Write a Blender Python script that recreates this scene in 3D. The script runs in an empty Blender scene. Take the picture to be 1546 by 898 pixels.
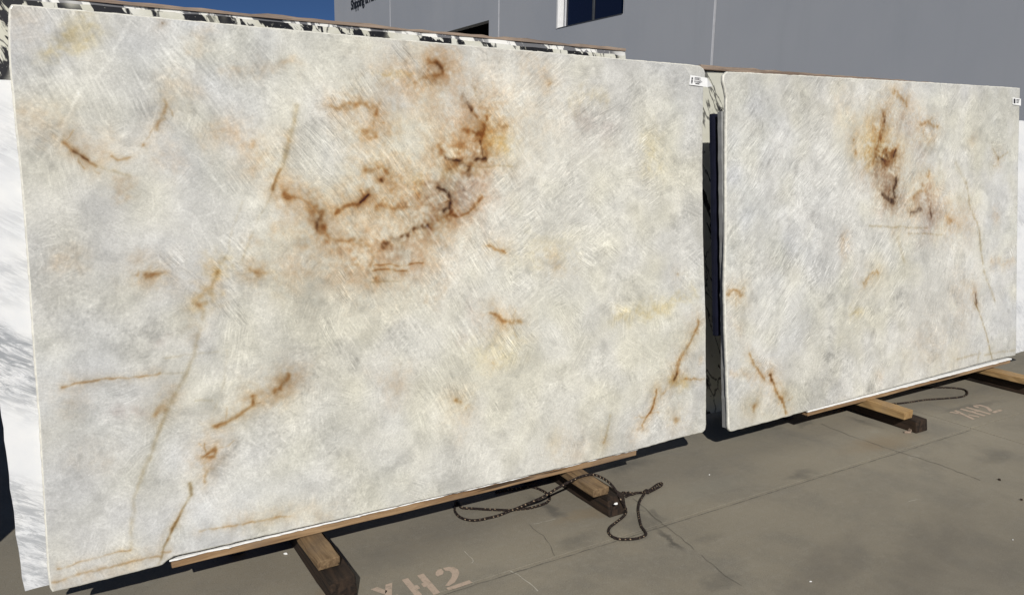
import bpy, bmesh, math, random
import numpy as np
from mathutils import Vector

# ------------------------------------------------------------------ camera
F_PX, PITCH, YAW, ROLL, CAM_H = 1150.14, 0.1892, 0.5431, 0.0160, 1.6278
W_PX, H_PX = 1546.0, 898.0
CX, CY = 773.0, 449.0
scene = bpy.context.scene
col = scene.collection
_cp, _sp, _cw, _sw = math.cos(PITCH), math.sin(PITCH), math.cos(YAW), math.sin(YAW)
FW = np.array([_sw * _cp, _cw * _cp, -_sp])
RT = np.array([_cw, -_sw, 0.0])
UP = np.cross(RT, FW)
_c, _s = math.cos(ROLL), math.sin(ROLL)
RT, UP = _c * RT + _s * UP, -_s * RT + _c * UP
CAM = np.array([0.0, 0.0, CAM_H])
cd = bpy.data.cameras.new('camera')
cam = bpy.data.objects.new('camera', cd)
col.objects.link(cam)
cd.sensor_fit = 'HORIZONTAL'
cd.sensor_width = 36.0
cd.lens = F_PX * 36.0 / W_PX
cd.clip_start = 0.05
cd.clip_end = 3000
from mathutils import Matrix
cam.matrix_world = Matrix(((RT[0], UP[0], -FW[0], 0), (RT[1], UP[1], -FW[1], 0), (RT[2], UP[2], -FW[2], CAM_H), (0, 0, 0, 1)))
scene.camera = cam

# ------------------------------------------------------------------ sky, sun, exposure
SUN = np.array([0.68, 1.30, -1.0]); SUN = SUN / np.linalg.norm(SUN)      # direction the light travels
world = bpy.data.worlds.new('World'); scene.world = world; world.use_nodes = True
wn = world.node_tree.nodes; wl = world.node_tree.links
bg = wn['Background']
sky = wn.new('ShaderNodeTexSky'); sky.sky_type = 'NISHITA'; sky.sun_disc = False
sky.sun_elevation = math.asin(-SUN[2]); sky.sun_rotation = math.atan2(-SUN[0], -SUN[1])
sky.altitude = 2500; sky.air_density = 0.62; sky.dust_density = 0.0; sky.ozone_density = 8.0
wl.new(sky.outputs[0], bg.inputs[0]); bg.inputs[1].default_value = 0.05
sl_ = bpy.data.lights.new('sun', 'SUN'); sl_.energy = 5.0; sl_.angle = math.radians(0.5); sl_.color = (1.0, 0.97, 0.92)
sun = bpy.data.objects.new('sun', sl_); col.objects.link(sun)
sun.rotation_euler = Vector(SUN).to_track_quat('-Z', 'Y').to_euler()
sun.location = (-4, -6, 8)
scene.view_settings.view_transform = 'Standard'; scene.view_settings.look = 'None'
scene.view_settings.exposure = -0.38; scene.view_settings.gamma = 1.0
scene.view_settings.use_curve_mapping = False

# ------------------------------------------------------------------ photo pixel -> place (distance from the plane it lies on)
Y0, Z0, LEAN = 2.7614, 0.165, 0.1098
NRM = np.array([0, math.cos(LEAN), -math.sin(LEAN)]); TDIR = np.array([0, math.sin(LEAN), math.cos(LEAN)])
P0 = np.array([0, Y0, Z0])
def ray(q): return FW + RT * (q[0] - CX) / F_PX - UP * (q[1] - CY) / F_PX
def gpt(q, z=0.0):
    d = ray(q); return CAM + d * ((z - CAM_H) / d[2])
def spt(q, off=0.0):
    d = ray(q); o = P0 + NRM * off; P = CAM + d * (((o - CAM) @ NRM) / (d @ NRM))
    return P[0], (P - o) @ TDIR
def S3(x, t, off=0.0): return P0 + np.array([x, 0, 0]) + TDIR * t + NRM * off
def xpt(q, X):
    d = ray(q); return CAM + d * (X / d[0])

# ------------------------------------------------------------------ helpers
def tag(o, label=None, cat=None, group=None, kind=None):
    if label: o['label'] = label
    if cat: o['category'] = cat
    if group: o['group'] = group
    if kind: o['kind'] = kind
    return o
def link(name, me, mat=None, parent=None):
    o = bpy.data.objects.new(name, me); col.objects.link(o)
    if mat and me is not None: me.materials.append(mat)
    if parent: o.parent = parent
    return o
def empty(name, loc=(0, 0, 0)):
    o = bpy.data.objects.new(name, None); col.objects.link(o); o.location = loc; o.empty_display_size = .1; return o
def mesh(name, verts, faces, smooth=False):
    me = bpy.data.meshes.new(name); me.from_pydata([tuple(map(float, v)) for v in verts], [], faces); me.update()
    if smooth: me.polygons.foreach_set('use_smooth', [True] * len(me.polygons))
    return me
def bm_mesh(bm, name, smooth=False):
    bmesh.ops.recalc_face_normals(bm, faces=bm.faces)
    me = bpy.data.meshes.new(name); bm.to_mesh(me); bm.free()
    if smooth: me.polygons.foreach_set('use_smooth', [True] * len(me.polygons))
    return me
def box_bm(lo, hi, bev=0.0, seg=2):
    bm = bmesh.new()
    r = bmesh.ops.create_cube(bm, size=1)
    for v in bm.verts:
        v.co = Vector([(lo[i] + hi[i]) / 2 + v.co[i] * (hi[i] - lo[i]) for i in range(3)])
    if bev: bmesh.ops.bevel(bm, geom=list(bm.edges), offset=bev, segments=seg, affect='EDGES', profile=.6)
    return bm
def box(name, lo, hi, mat, parent=None, bev=0.0):
    return link(name, bm_mesh(box_bm(lo, hi, bev), name), mat, parent)
def fixed(o):      # parent stays put while the part keeps its world place
    if o.parent: o.matrix_parent_inverse = Matrix.Translation(-Vector(o.parent.location))
    return o

class NT:
    def __init__(s, name):
        s.m = bpy.data.materials.new(name); s.m.use_nodes = True
        s.n = s.m.node_tree.nodes; s.l = s.m.node_tree.links
        s.b = s.n['Principled BSDF']
    def node(s, t, **kw):
        n = s.n.new(t)
        for k, v in kw.items(): setattr(n, k, v)
        return n
    def set(s, sock, v):
        if hasattr(v, 'is_output') or isinstance(v, bpy.types.NodeSocket): s.l.new(v, sock)
        else: sock.default_value = v
    def math(s, op, a, b=0.0, c=None, clamp=False):
        n = s.node('ShaderNodeMath', operation=op); n.use_clamp = clamp
        s.set(n.inputs[0], a); s.set(n.inputs[1], b)
        if c is not None: s.set(n.inputs[2], c)
        return n.outputs[0]
    def vmath(s, op, a, b):
        n = s.node('ShaderNodeVectorMath', operation=op); s.set(n.inputs[0], a); s.set(n.inputs[1], b); return n.outputs[0]
    def mix(s, f, a, b, bt='MIX'):
        n = s.node('ShaderNodeMix', data_type='RGBA', blend_type=bt)
        s.set(n.inputs[0], f); s.set(n.inputs[6], a); s.set(n.inputs[7], b); return n.outputs[2]
    def noise(s, vec, scale, detail=4, rough=.55, dist=0.0, out=0):
        n = s.node('ShaderNodeTexNoise'); s.set(n.inputs['Vector'], vec); n.inputs['Scale'].default_value = scale
        n.inputs['Detail'].default_value = detail; n.inputs['Roughness'].default_value = rough; n.inputs['Distortion'].default_value = dist
        return n.outputs[out]
    def step(s, v, a, b, lo=0.0, hi=1.0):
        n = s.node('ShaderNodeMapRange', interpolation_type='SMOOTHSTEP'); s.set(n.inputs[0], v)
        n.inputs[1].default_value = a; n.inputs[2].default_value = b; n.inputs[3].default_value = lo; n.inputs[4].default_value = hi
        return n.outputs[0]
    def pos(s): return s.node('ShaderNodeNewGeometry').outputs['Position']
    def obj(s): return s.node('ShaderNodeTexCoord').outputs['Object']
    def mapping(s, vec, scale=(1, 1, 1), rot=(0, 0, 0), loc=(0, 0, 0)):
        n = s.node('ShaderNodeMapping'); s.set(n.inputs[0], vec)
        n.inputs['Scale'].default_value = scale; n.inputs['Rotation'].default_value = rot; n.inputs['Location'].default_value = loc
        return n.outputs[0]
    def bump(s, h, strength=.3, dist=.01):
        n = s.node('ShaderNodeBump'); n.inputs['Strength'].default_value = strength; n.inputs['Distance'].default_value = dist
        s.l.new(h, n.inputs['Height']); s.l.new(n.outputs[0], s.b.inputs['Normal'])
    def fin(s, colr=None, rough=.6, spec=.5, metal=0.0):
        if colr is not None: s.set(s.b.inputs['Base Color'], colr)
        s.set(s.b.inputs['Roughness'], rough); s.b.inputs['Specular IOR Level'].default_value = spec
        s.b.inputs['Metallic'].default_value = metal
        return s.m
def C(r, g, b): return (r, g, b, 1.0)

# ------------------------------------------------------------------ materials
def mat_flat(name, c, rough=.6, var=.15, scale=20, spec=.4):
    t = NT(name); n = t.noise(t.pos(), scale, 5, .6)
    f = t.step(n, .3, .7)
    return t.fin(t.mix(f, C(*[x * (1 - var) for x in c]), C(*[min(1, x * (1 + var)) for x in c])), rough, spec)

def mat_concrete():
    t = NT('concrete'); p = t.pos()
    big = t.noise(p, .55, 4, .6, .4); mid = t.noise(p, 2.6, 6, .62, .3); fine = t.noise(p, 34, 5, .7); grit = t.noise(p, 210, 2, .6)
    c = t.mix(t.step(big, .32, .68), C(.222, .197, .150), C(.270, .241, .184))
    c = t.mix(t.step(mid, .40, .75, 0, .55), c, C(.150, .142, .122))
    c = t.mix(t.step(fine, .45, .8, 0, .45), c, C(.285, .268, .225))
    c = t.mix(t.step(grit, .58, .70, 0, .5), c, C(.34, .325, .28))
    c = t.mix(t.step(grit, .44, .28, 0, .5), c, C(.07, .066, .056))
    # broom / trowel sweep
    sw = t.noise(t.mapping(p, (1.2, 9, 1), (0, 0, .35)), 2.2, 4, .6)
    c = t.mix(t.step(sw, .5, .8, 0, .22), c, C(.27, .255, .215))
    # stains with a place of their own: x, y, rx, ry, rot, colour, strength
    wv = t.noise(p, 9, 4, .6, 0, 1)
    wp = t.vmath('ADD', p, t.vmath('MULTIPLY', t.vmath('SUBTRACT', wv, (.5, .5, .5)), (.16, .16, 0)))
    spots = []
    def px_spot(q, rx, ry, rot, cc, s):
        g = gpt(q); spots.append((g[0], g[1], rx, ry, rot, cc, s))
    dk = C(.075, .072, .065); rust = C(.235, .170, .095); lt = C(.33, .31, .26)
    px_spot((1210, 716), .11, .05, 0, dk, .85); px_spot((945, 703), .16, .07, .2, dk, .55)
    px_spot((975, 792), .12, .09, .1, dk, .5); px_spot((868, 817), .12, .05, 0, dk, .5)
    px_spot((1068, 812), .08, .03, 0, dk, .45); px_spot((1085, 880), .10, .05, .3, dk, .5)
    px_spot((1500, 690), .18, .07, .1, dk, .45); px_spot((1470, 612), .30, .035, -.1, dk, .65)
    px_spot((826, 766), .035, .16, .12, dk, .75); px_spot((1305, 637), .035, .13, .05, dk, .6)
    px_spot((1330, 668), .35, .10, 0, rust, .55); px_spot((890, 775), .22, .05, 0, rust, .5)
    px_spot((505, 893), .09, .05, 0, rust, .6); px_spot((600, 840), .5, .10, .1, C(.17, .155, .125), .5)
    px_spot((1400, 830), .7, .12, .3, C(.125, .112, .092), .5); px_spot((1250, 860), .5, .10, .3, C(.13, .115, .095), .45)
    px_spot((1320, 650), .04, .03, .3, lt, .6); px_spot((1380, 690), .08, .02, .3, lt, .45)
    px_spot((1180, 640), .5, .06, 0, C(.16, .15, .12), .5); px_spot((1040, 745), .5, .08, .0, C(.24, .225, .18), .5)
    px_spot((1215, 640), .10, .03, .2, dk, .6); px_spot((1012, 815), .022, .12, -.12, C(.06, .055, .048), .9)
    px_spot((985, 775), .020, .06, -.12, C(.06, .055, .048), .6); px_spot((1480, 850), .5, .2, .2, C(.15, .135, .11), .4)
    for (x, y, rx, ry, rot, cc, s) in spots:
        v = t.mapping(t.vmath('SUBTRACT', wp, (x, y, 0)), (1, 1, 0), (0, 0, -rot))
        v = t.vmath('MULTIPLY', v, (1 / rx, 1 / ry, 0))
        ln = t.node('ShaderNodeVectorMath', operation='LENGTH'); t.l.new(v, ln.inputs[0])
        c = t.mix(t.math('MULTIPLY', t.step(ln.outputs['Value'], 1.35, .25), t.step(mid, .2, .62, s * .25, s * .8)), c, cc)
    t.bump(t.math('ADD', t.math('MULTIPLY', fine, .7), t.math('MULTIPLY', grit, .5)), .25, .004)
    return t.fin(c, t.step(mid, .3, .7, .62, .85), .35)

def mat_wood(name, base, dark, axis=0, grain=1.0, rough=.75):
    t = NT(name); o = t.obj()
    sc = [26, 26, 26]; sc[axis] = 1.6
    g = t.noise(t.mapping(o, sc), grain * 1.6, 6, .65, .8)
    sc2 = [90, 90, 90]; sc2[axis] = 3
    g2 = t.noise(t.mapping(o, sc2), 1.3, 4, .6)
    blot = t.noise(o, 7, 4, .6)
    c = t.mix(t.step(g, .35, .70), C(*base), C(*dark))
    c = t.mix(t.step(g2, .45, .75, 0, .5), c, C(*[x * .6 for x in dark]))
    c = t.mix(t.step(blot, .52, .75, 0, .45), c, C(*[x * .8 for x in dark]))
    c = t.mix(t.step(t.noise(o, 3.2, 5, .65, .5), .48, .70, 0, .5), c, C(*[.5 * x + .5 * (sum(dark) / 3) for x in dark]))
    sc3 = [34, 34, 34]; sc3[axis] = .9
    split = t.step(t.noise(t.mapping(o, sc3), 1.0, 2, .5, .3), .66, .70)
    c = t.mix(t.math('MULTIPLY', split, .8), c, C(.012, .009, .007))
    t.bump(t.math('SUBTRACT', t.math('ADD', g, t.math('MULTIPLY', g2, .5)), split), .6, .005)
    return t.fin(c, rough, .3)

def mat_veined(name, pale, cream, ink, thr=.53, scale=9.0, amt=1.0, soft=.035):
    t = NT(name); o = t.pos()
    v = t.mapping(t.mapping(o, (1, 1, 1), (0, .45, 0)), (1.5, 1, .5))
    warp = t.vmath('ADD', v, t.vmath('MULTIPLY', t.vmath('SUBTRACT', t.noise(v, 6, 4, .6, 0, 1), (.5, .5, .5)), (.16, .16, .16)))
    a = t.noise(warp, scale, 5, .58, .6)
    edge = t.node('ShaderNodeTexVoronoi', feature='DISTANCE_TO_EDGE'); t.l.new(warp, edge.inputs['Vector']); edge.inputs['Scale'].default_value = scale * .62
    thin = t.step(edge.outputs['Distance'], .028, .006)
    blot = t.step(a, thr, thr + soft)
    gate = t.step(t.noise(o, 3.2, 3, .5), .34, .46)
    m = t.math('MULTIPLY', t.math('MAXIMUM', blot, t.math('MULTIPLY', thin, .8)), gate)
    fleck = t.step(t.noise(o, 85, 4, .7), .62, .7, 0, .5)
    m = t.math('MULTIPLY', t.math('SUBTRACT', m, t.math('MULTIPLY', m, fleck)), amt)
    c = t.mix(t.step(t.noise(o, 4.5, 5, .6), .35, .65), C(*pale), C(*cream))
    return t.fin(t.mix(m, c, C(*ink)), .35, .4)

def mat_white_marble():
    t = NT('white_marble'); o = t.pos()
    v = t.mapping(t.mapping(o, (1, 1, 1), (0, -.58, 0)), (1.5, 1.5, 7))
    s = t.noise(v, 7, 9, .75, .8); s2 = t.noise(v, 30, 6, .75, .3)
    z = t.node('ShaderNodeSeparateXYZ'); t.l.new(o, z.inputs[0])
    band = t.step(t.noise(t.mapping(o, (.6, .6, 2.1), (0, .2, 0), (0.3, 0, .15)), 1.7, 3, .5), .46, .60)
    zz = t.math('ADD', t.math('ADD', z.outputs[2], t.math('MULTIPLY', z.outputs[0], .5)), t.math('MULTIPLY', t.noise(o, 5, 3, .5), .24))
    b1 = t.math('MULTIPLY', t.step(zz, .80, .92), t.step(zz, 1.12, 1.04)); b2 = t.step(zz, .62, .50)
    band = t.math('MAXIMUM', t.math('MAXIMUM', b1, t.math('MULTIPLY', b2, .8)), t.math('MULTIPLY', band, .5))
    m = t.math('MULTIPLY', t.math('MAXIMUM', t.step(s, .38, .60, 0, .9), t.step(s2, .46, .66, 0, .6)), band)
    c = t.mix(t.step(t.noise(o, 9, 5, .6), .3, .7), C(.76, .77, .78), C(.83, .83, .82))
    c = t.mix(t.math('MULTIPLY', m, .9), c, C(.24, .255, .275))
    return t.fin(c, .3, .4)

def mat_stone_paint():
    t = NT('quartzite'); a = t.node('ShaderNodeAttribute', attribute_name='stone')
    p = t.pos()
    n = t.noise(p, 130, 5, .75); n2 = t.noise(p, 320, 2, .6)
    wp = t.vmath('ADD', p, t.vmath('MULTIPLY', t.vmath('SUBTRACT', t.noise(p, 22, 4, .6, 0, 1), (.5, .5, .5)), (.05, .05, .05)))
    ed = t.node('ShaderNodeTexVoronoi', feature='DISTANCE_TO_EDGE'); t.l.new(wp, ed.inputs['Vector']); ed.inputs['Scale'].default_value = 42
    lines = t.math('MULTIPLY', t.step(ed.outputs['Distance'], .09, .0), t.step(t.noise(p, 9, 3, .6), .45, .62, 0, .085))
    bl = t.node('ShaderNodeAttribute', attribute_name='blade')
    def blades(ka, kp, sc, lo, hi, w0, w1):
        v = t.vmath('ADD', t.vmath('MULTIPLY', bl.outputs['Vector'], (ka, kp, 9.0)), t.vmath('MULTIPLY', t.vmath('SUBTRACT', t.noise(p, 16, 3, .6, 0, 1), (.5, .5, .5)), (1.0, 1.0, 0)))
        return t.step(t.noise(v, sc, 3, .55), lo, hi, w0, w1)
    bsum = t.math('ADD', blades(9, 95, 1.0, .50, .72, 0, .21), t.math('ADD', blades(16, 190, 1.0, .48, .70, 0, .16), blades(10, 120, 1.3, .50, .32, 0, -.16)))
    bsum = t.math('MULTIPLY', t.math('ADD', bsum, -.045), bl.outputs['Alpha'])
    lines = t.math('ADD', lines, bsum)
    f = t.math('ADD', t.math('ADD', t.step(n, .27, .73, .87, 1.12), t.step(n2, .3, .7, -.03, .03)), lines)
    c = t.mix(1.0, a.outputs['Color'], f, 'MULTIPLY')
    return t.fin(c, t.step(t.noise(p, 6, 4, .6), .3, .7, .16, .30), .5)

M = {}
M['concrete'] = mat_concrete()
M['soil'] = mat_flat('joint_fill', (.045, .042, .036), .95, .3, 60)
M['stone'] = mat_stone_paint()
M['edge'] = mat_flat('sawn_edge', (.72, .70, .62), .6, .14, 45)
M['timber_dark'] = mat_wood('dark_timber', (.046, .028, .017), (.010, .007, .005), 1, 1.0, .85)
M['timber'] = mat_wood('brown_timber', (.255, .172, .092), (.125, .078, .040), 1)
M['timber_new'] = mat_wood('yellow_timber', (.42, .275, .125), (.27, .16, .065), 1, .8)
M['plank'] = mat_wood('plank_wood', (.40, .265, .145), (.23, .135, .066), 0)
M['lath'] = mat_wood('grey_lath', (.36, .275, .21), (.20, .145, .11), 0)
M['foam'] = mat_flat('white_foam', (.84, .84, .82), .8, .06, 30)
M['veined'] = mat_veined('black_veined_marble', (.74, .73, .66), (.60, .585, .48), (.014, .014, .016), .475, 8.5)
M['veined_pale'] = mat_veined('pale_veined_marble', (.84, .83, .80), (.78, .77, .72), (.13, .13, .14), .475, 8.5, .95)  # same vein pattern as the bold marble, paler stone and grey veins
M['veined_fine'] = mat_veined('fine_veined_marble', (.66, .65, .57), (.58, .57, .48), (.02, .02, .022), .60, 7.0)
M['white'] = mat_white_marble()
M['grey_stone'] = mat_flat('plain_grey_stone', (.30, .30, .29), .4, .12, 14)
M['navy'] = mat_flat('navy_steel_paint', (.010, .011, .024), .45, .2, 20)
M['paper'] = mat_flat('label_paper', (.86, .86, .85), .6, .03, 40)
M['ink'] = mat_flat('label_ink', (.04, .04, .045), .6, .1, 40)
M['wall'] = None

def mat_wall():
    t = NT('painted_wall'); p = t.pos()
    n = t.noise(p, .35, 4, .55); n2 = t.noise(t.mapping(p, (1, 1, .15)), 2.5, 4, .6); f = t.noise(p, 60, 4, .7)
    c = t.mix(t.step(n, .3, .7), C(.362, .384, .425), C(.402, .420, .455))
    c = t.mix(t.step(n2, .5, .8, 0, .25), c, C(.315, .340, .365))
    t.bump(f, .15, .004)
    return t.fin(c, .75, .3)
M['wall'] = mat_wall()
M['trim'] = mat_flat('white_trim', (.80, .80, .80), .5, .04, 10)
M['caulk'] = mat_flat('pale_joint', (.66, .66, .68), .6, .08, 6)
M['room_shade'] = mat_flat('interior_shade', (.012, .012, .013), .9, .2, 3)  # near-black: the shade of the unlit interior is put into the colour
tg = NT('window_glass'); M['glass'] = tg.fin(C(.006, .008, .022), .06, .5)
M['frame'] = mat_flat('dark_frame', (.06, .065, .07), .5, .15, 8)
M['roofing'] = mat_flat('roof', (.25, .25, .25), .9, .1, 2)
M['letter'] = mat_flat('black_letter', (.012, .012, .014), .5, .1, 10)

def mat_stencil():
    t = NT('faded_stencil_paint'); p = t.pos()
    n = t.noise(p, 30, 6, .7); n2 = t.noise(p, 140, 3, .7)
    wear = t.math('ADD', t.step(n, .48, .70, 0, .7), t.step(n2, .52, .68, 0, .4))
    c = t.mix(t.math('MINIMUM', wear, 1.0), C(.44, .345, .27), C(.235, .205, .16))
    return t.fin(c, .8, .3)
M['stencil'] = mat_stencil()

def mat_rope():
    t = NT('braided_rope'); uv = t.node('ShaderNodeUVMap', uv_map='UVMap').outputs[0]
    s = t.node('ShaderNodeSeparateXYZ'); t.l.new(uv, s.inputs[0])
    def strand(k, ph):
        w = t.math('ADD', t.math('MULTIPLY', s.outputs[0], 46.0), t.math('MULTIPLY', s.outputs[1], k))
        return t.math('SINE', t.math('MULTIPLY', t.math('ADD', w, ph), 6.2832), 0)
    a = strand(2.0, 0); b = strand(-2.0, .3)
    fleck = t.math('MULTIPLY', t.step(a, .35, .75), t.step(b, -.2, .3))
    gate = t.step(t.noise(t.pos(), 60, 2, .5), .46, .56)
    c = t.mix(t.math('MULTIPLY', fleck, gate), C(.018, .011, .009), C(.30, .22, .14))
    t.bump(t.math('ADD', a, b), .8, .002)
    return t.fin(c, .8, .3)
M['rope'] = mat_rope()

# ------------------------------------------------------------------ ground: concrete panels with open joints over a fill sheet
R_G = 900
ground = tag(link('ground', mesh('ground', [(-R_G, -R_G, -.03), (R_G, -R_G, -.03), (R_G, R_G, -.03), (-R_G, R_G, -.03)], [(0, 1, 2, 3)]), M['soil']), kind='structure')
PW, GAP = 5.20, .009
bm = box_bm((-PW / 2 + GAP / 2, -PW / 2 + GAP / 2, -.028), (PW / 2 - GAP / 2, PW / 2 - GAP / 2, 0), .0012, 1)
panel_me = bm_mesh(bm, 'concrete_panel'); panel_me.materials.append(M['concrete'])
JX, JY = 4.742, 2.354
for i in range(-6, 7):
    for j in range(-5, 8):
        o = bpy.data.objects.new('concrete_panel', panel_me); col.objects.link(o); o.parent = ground
        o.location = (JX + PW * (i - .5), JY + PW * (j + .5), 0)
# far concrete beyond the panels, laid a little lower
far = []
x0, x1, y0, y1 = JX + PW * -7, JX + PW * 6, JY + PW * -5, JY + PW * 8
vs = []; fs = []
for (a, b, c_, d) in ((-R_G, x0, -R_G, R_G), (x1, R_G, -R_G, R_G), (x0, x1, -R_G, y0), (x0, x1, y1, R_G)):
    k = len(vs); vs += [(a, c_, -.006), (b, c_, -.006), (b, d, -.006), (a, d, -.006)]; fs.append((k, k + 1, k + 2, k + 3))
fixed(link('outer_concrete', mesh('outer_concrete', vs, fs), M['concrete'], ground))
# hairline cracks and saw lines: thin filled grooves on the panels
M['crack'] = mat_flat('crack_fill', (.125, .114, .092), .95, .3, 80)
def ribbon(name, pts, w, mat, parent, z, seed=0, jit=.004):
    rr = random.Random(seed); P = []
    for a, b in zip(pts[:-1], pts[1:]):
        n = max(2, int(np.linalg.norm(np.array(b) - np.array(a)) / .03))
        for k in range(n): P.append(np.array(a) + (np.array(b) - np.array(a)) * k / n + np.array([rr.gauss(0, jit), rr.gauss(0, jit), 0]))
    P.append(np.array(pts[-1])); vs = []; fs = []
    for k, p in enumerate(P):
        d = P[min(k + 1, len(P) - 1)] - P[max(k - 1, 0)]; d = d / (np.linalg.norm(d) + 1e-9); n = np.array([-d[1], d[0], 0])
        ww = w * rr.uniform(.3, 1.3)
        vs += [p + n * ww / 2 + (0, 0, z), p - n * ww / 2 + (0, 0, z)]
        if k: fs.append((2 * k - 2, 2 * k - 1, 2 * k + 1, 2 * k))
    return fixed(link(name, mesh(name, vs, fs), mat, parent))
g3 = lambda *q: [gpt(a) for a in q]
ribbon('crack', g3((1240, 640), (1290, 660), (1350, 680), (1420, 702), (1480, 725)), .004, M['crack'], ground, .0015, 1)
ribbon('crack', g3((1056, 838), (1075, 852), (1095, 868), (1120, 884)), .003, M['crack'], ground, .0015, 2)
ribbon('crack', g3((800, 792), (825, 815), (838, 840)), .003, M['crack'], ground, .0015, 3)
ribbon('crack', g3((955, 752), (985, 778), (1020, 806), (1048, 830)), .004, M['crack'], ground, .0025, 5, .003)
# second saw cut running beside the long joint
jA, jB = np.array([-.4, JY - .021, 0]), np.array([4.7, JY - .019, 0])
ribbon('saw_cut', [jA, jB], .0045, M['crack'], ground, .0015, 4, .0012)
M['scratch'] = mat_flat('scratch', (.40, .38, .32), .9, .2, 60)
for k, q in enumerate([((700, 832), (714, 844), (712, 850)), ((806, 791), (820, 788), (838, 783)), ((770, 862), (800, 880), (812, 892)), ((1370, 757), (1385, 754))]):
    ribbon('scratch', g3(*q), .004, M['scratch'], ground, .0015, 20 + k, .002)

# ------------------------------------------------------------------ building: tilt-up wall running away on the right
BX = 10.0
bld = empty('warehouse', (BX, 15, 0))
tag(bld, 'grey tilt-up concrete warehouse with dark window and open loading door behind the slabs', 'building')
ZT, TH = 11.0, .22
joints = [-12.2, -4.8, 2.6, 10.0, 17.42, 24.56, 30.24]
def wall_panel(ya, yb, holes):
    ys = sorted({ya, yb, *[v for h in holes for v in h[:2]]}); zs = sorted({0, ZT, *[v for h in holes for v in h[2:]]})
    bm = bmesh.new()
    full = lambda y, z: not any(h[0] - 1e-6 < y < h[1] + 1e-6 and h[2] - 1e-6 < z < h[3] + 1e-6 for h in holes) and ya < y < yb and 0 < z < ZT
    def quad(pts): bm.faces.new([bm.verts.new(p) for p in pts])
    for a, b in zip(ys[:-1], ys[1:]):
        for c_, d in zip(zs[:-1], zs[1:]):
            my, mz = (a + b) / 2, (c_ + d) / 2
            if not full(my, mz): continue
            quad([(BX, a, c_), (BX, a, d), (BX, b, d), (BX, b, c_)]); quad([(BX + TH, a, c_), (BX + TH, b, c_), (BX + TH, b, d), (BX + TH, a, d)])
            e = 1e-3
            if not full(a - e, mz): quad([(BX, a, c_), (BX + TH, a, c_), (BX + TH, a, d), (BX, a, d)])
            if not full(b + e, mz): quad([(BX, b, c_), (BX, b, d), (BX + TH, b, d), (BX + TH, b, c_)])
            if not full(my, c_ - e): quad([(BX, a, c_), (BX, b, c_), (BX + TH, b, c_), (BX + TH, a, c_)])
            if not full(my, d + e): quad([(BX, a, d), (BX + TH, a, d), (BX + TH, b, d), (BX, b, d)])
    bmesh.ops.remove_doubles(bm, verts=bm.verts, dist=1e-5)
    return fixed(link('wall_panel', bm_mesh(bm, 'wall_panel'), M['wall'], bld))
WIN = (12.46, 14.83, 4.33, 6.40); DOOR = (17.93, 21.9, 0.05, 4.92)
for a, b in zip(joints[:-1], joints[1:]):
    hs = []
    if a == 10.0: hs = [WIN]
    if a == 17.42: hs = [DOOR]
    wall_panel(a + .03, b - .03, hs)
for yj in joints[1:-1]:
    fixed(box('joint_strip', (BX + .004, yj - .034, 0), (BX + .12, yj + .034, ZT - .01), M['caulk'], bld))
# other sides and roof keep the inside dark
fixed(box('end_wall', (BX + TH + .005, 30.0, 0), (34, 30.21, ZT), M['wall'], bld)); fixed(box('end_wall', (BX + TH + .005, -12.17, 0), (34, -11.95, ZT), M['wall'], bld))
fixed(box('rear_wall', (34.005, -12.17, 0), (34.2, 30.21, ZT), M['wall'], bld))
fixed(box('roof', (BX + TH + .01, -11.9, ZT - .5), (33.98, 29.95, ZT - .3), M['roofing'], bld))
fixed(box('ceiling', (BX + TH + .02, -11.9, ZT - .7), (33.9, 29.9, ZT - .55), M['room_shade'], bld))
fixed(box('floor', (BX + TH + .02, -11.9, -.02), (33.9, 29.9, .03), M['room_shade'], bld))
fixed(box('dark_box_wall', (14.0, -11.9, .03), (14.1, 29.9, ZT - .72), M['room_shade'], bld))  # dark box added behind the door opening, its shade painted in
fixed(box('dark_box_wall', (BX + TH + .02, 22.4, .03), (13.99, 22.5, ZT - .72), M['room_shade'], bld))
fixed(box('dark_box_wall', (BX + TH + .02, 16.6, .03), (13.99, 16.7, ZT - .72), M['room_shade'], bld))
win = empty('window', (BX, 13.6, 4.33)); win.parent = bld; win.matrix_parent_inverse = Matrix.Translation(-Vector(bld.location))
def wpart(name, lo, hi, mat, bev=0):
    o = box(name, lo, hi, mat); o.parent = win; o.matrix_parent_inverse = Matrix.Translation(-Vector((BX, 13.6, 4.33))); return o
wy0, wy1, wz0, wz1 = WIN
wpart('jamb', (BX - .012, wy1 - .055, wz0 + .002), (BX + .16, wy1 - .002, wz1 - .002), M['trim'])
wpart('jamb', (BX + .02, wy0 + .002, wz0 + .002), (BX + .16, wy0 + .05, wz1 - .002), M['trim'])
wpart('sill', (BX - .01, wy0 + .052, wz0 + .002), (BX + .16, wy1 - .057, wz0 + .012), M['frame'])
for ya, yb in ((wy1 - .19, wy1 - .15), (13.60, 13.65)): wpart('mullion', (BX + .10, ya, wz0 + .014), (BX + .15, yb, wz1 - .004), M['caulk' if ya > 14 else 'frame'])
wpart('pane', (BX + .125, wy0 + .052, wz0 + .014), (BX + .131, 13.598, wz1 - .004), M['glass'])
wpart('pane', (BX + .125, 13.652, wz0 + .014), (BX + .131, wy1 - .192, wz1 - .004), M['glass'])
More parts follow.
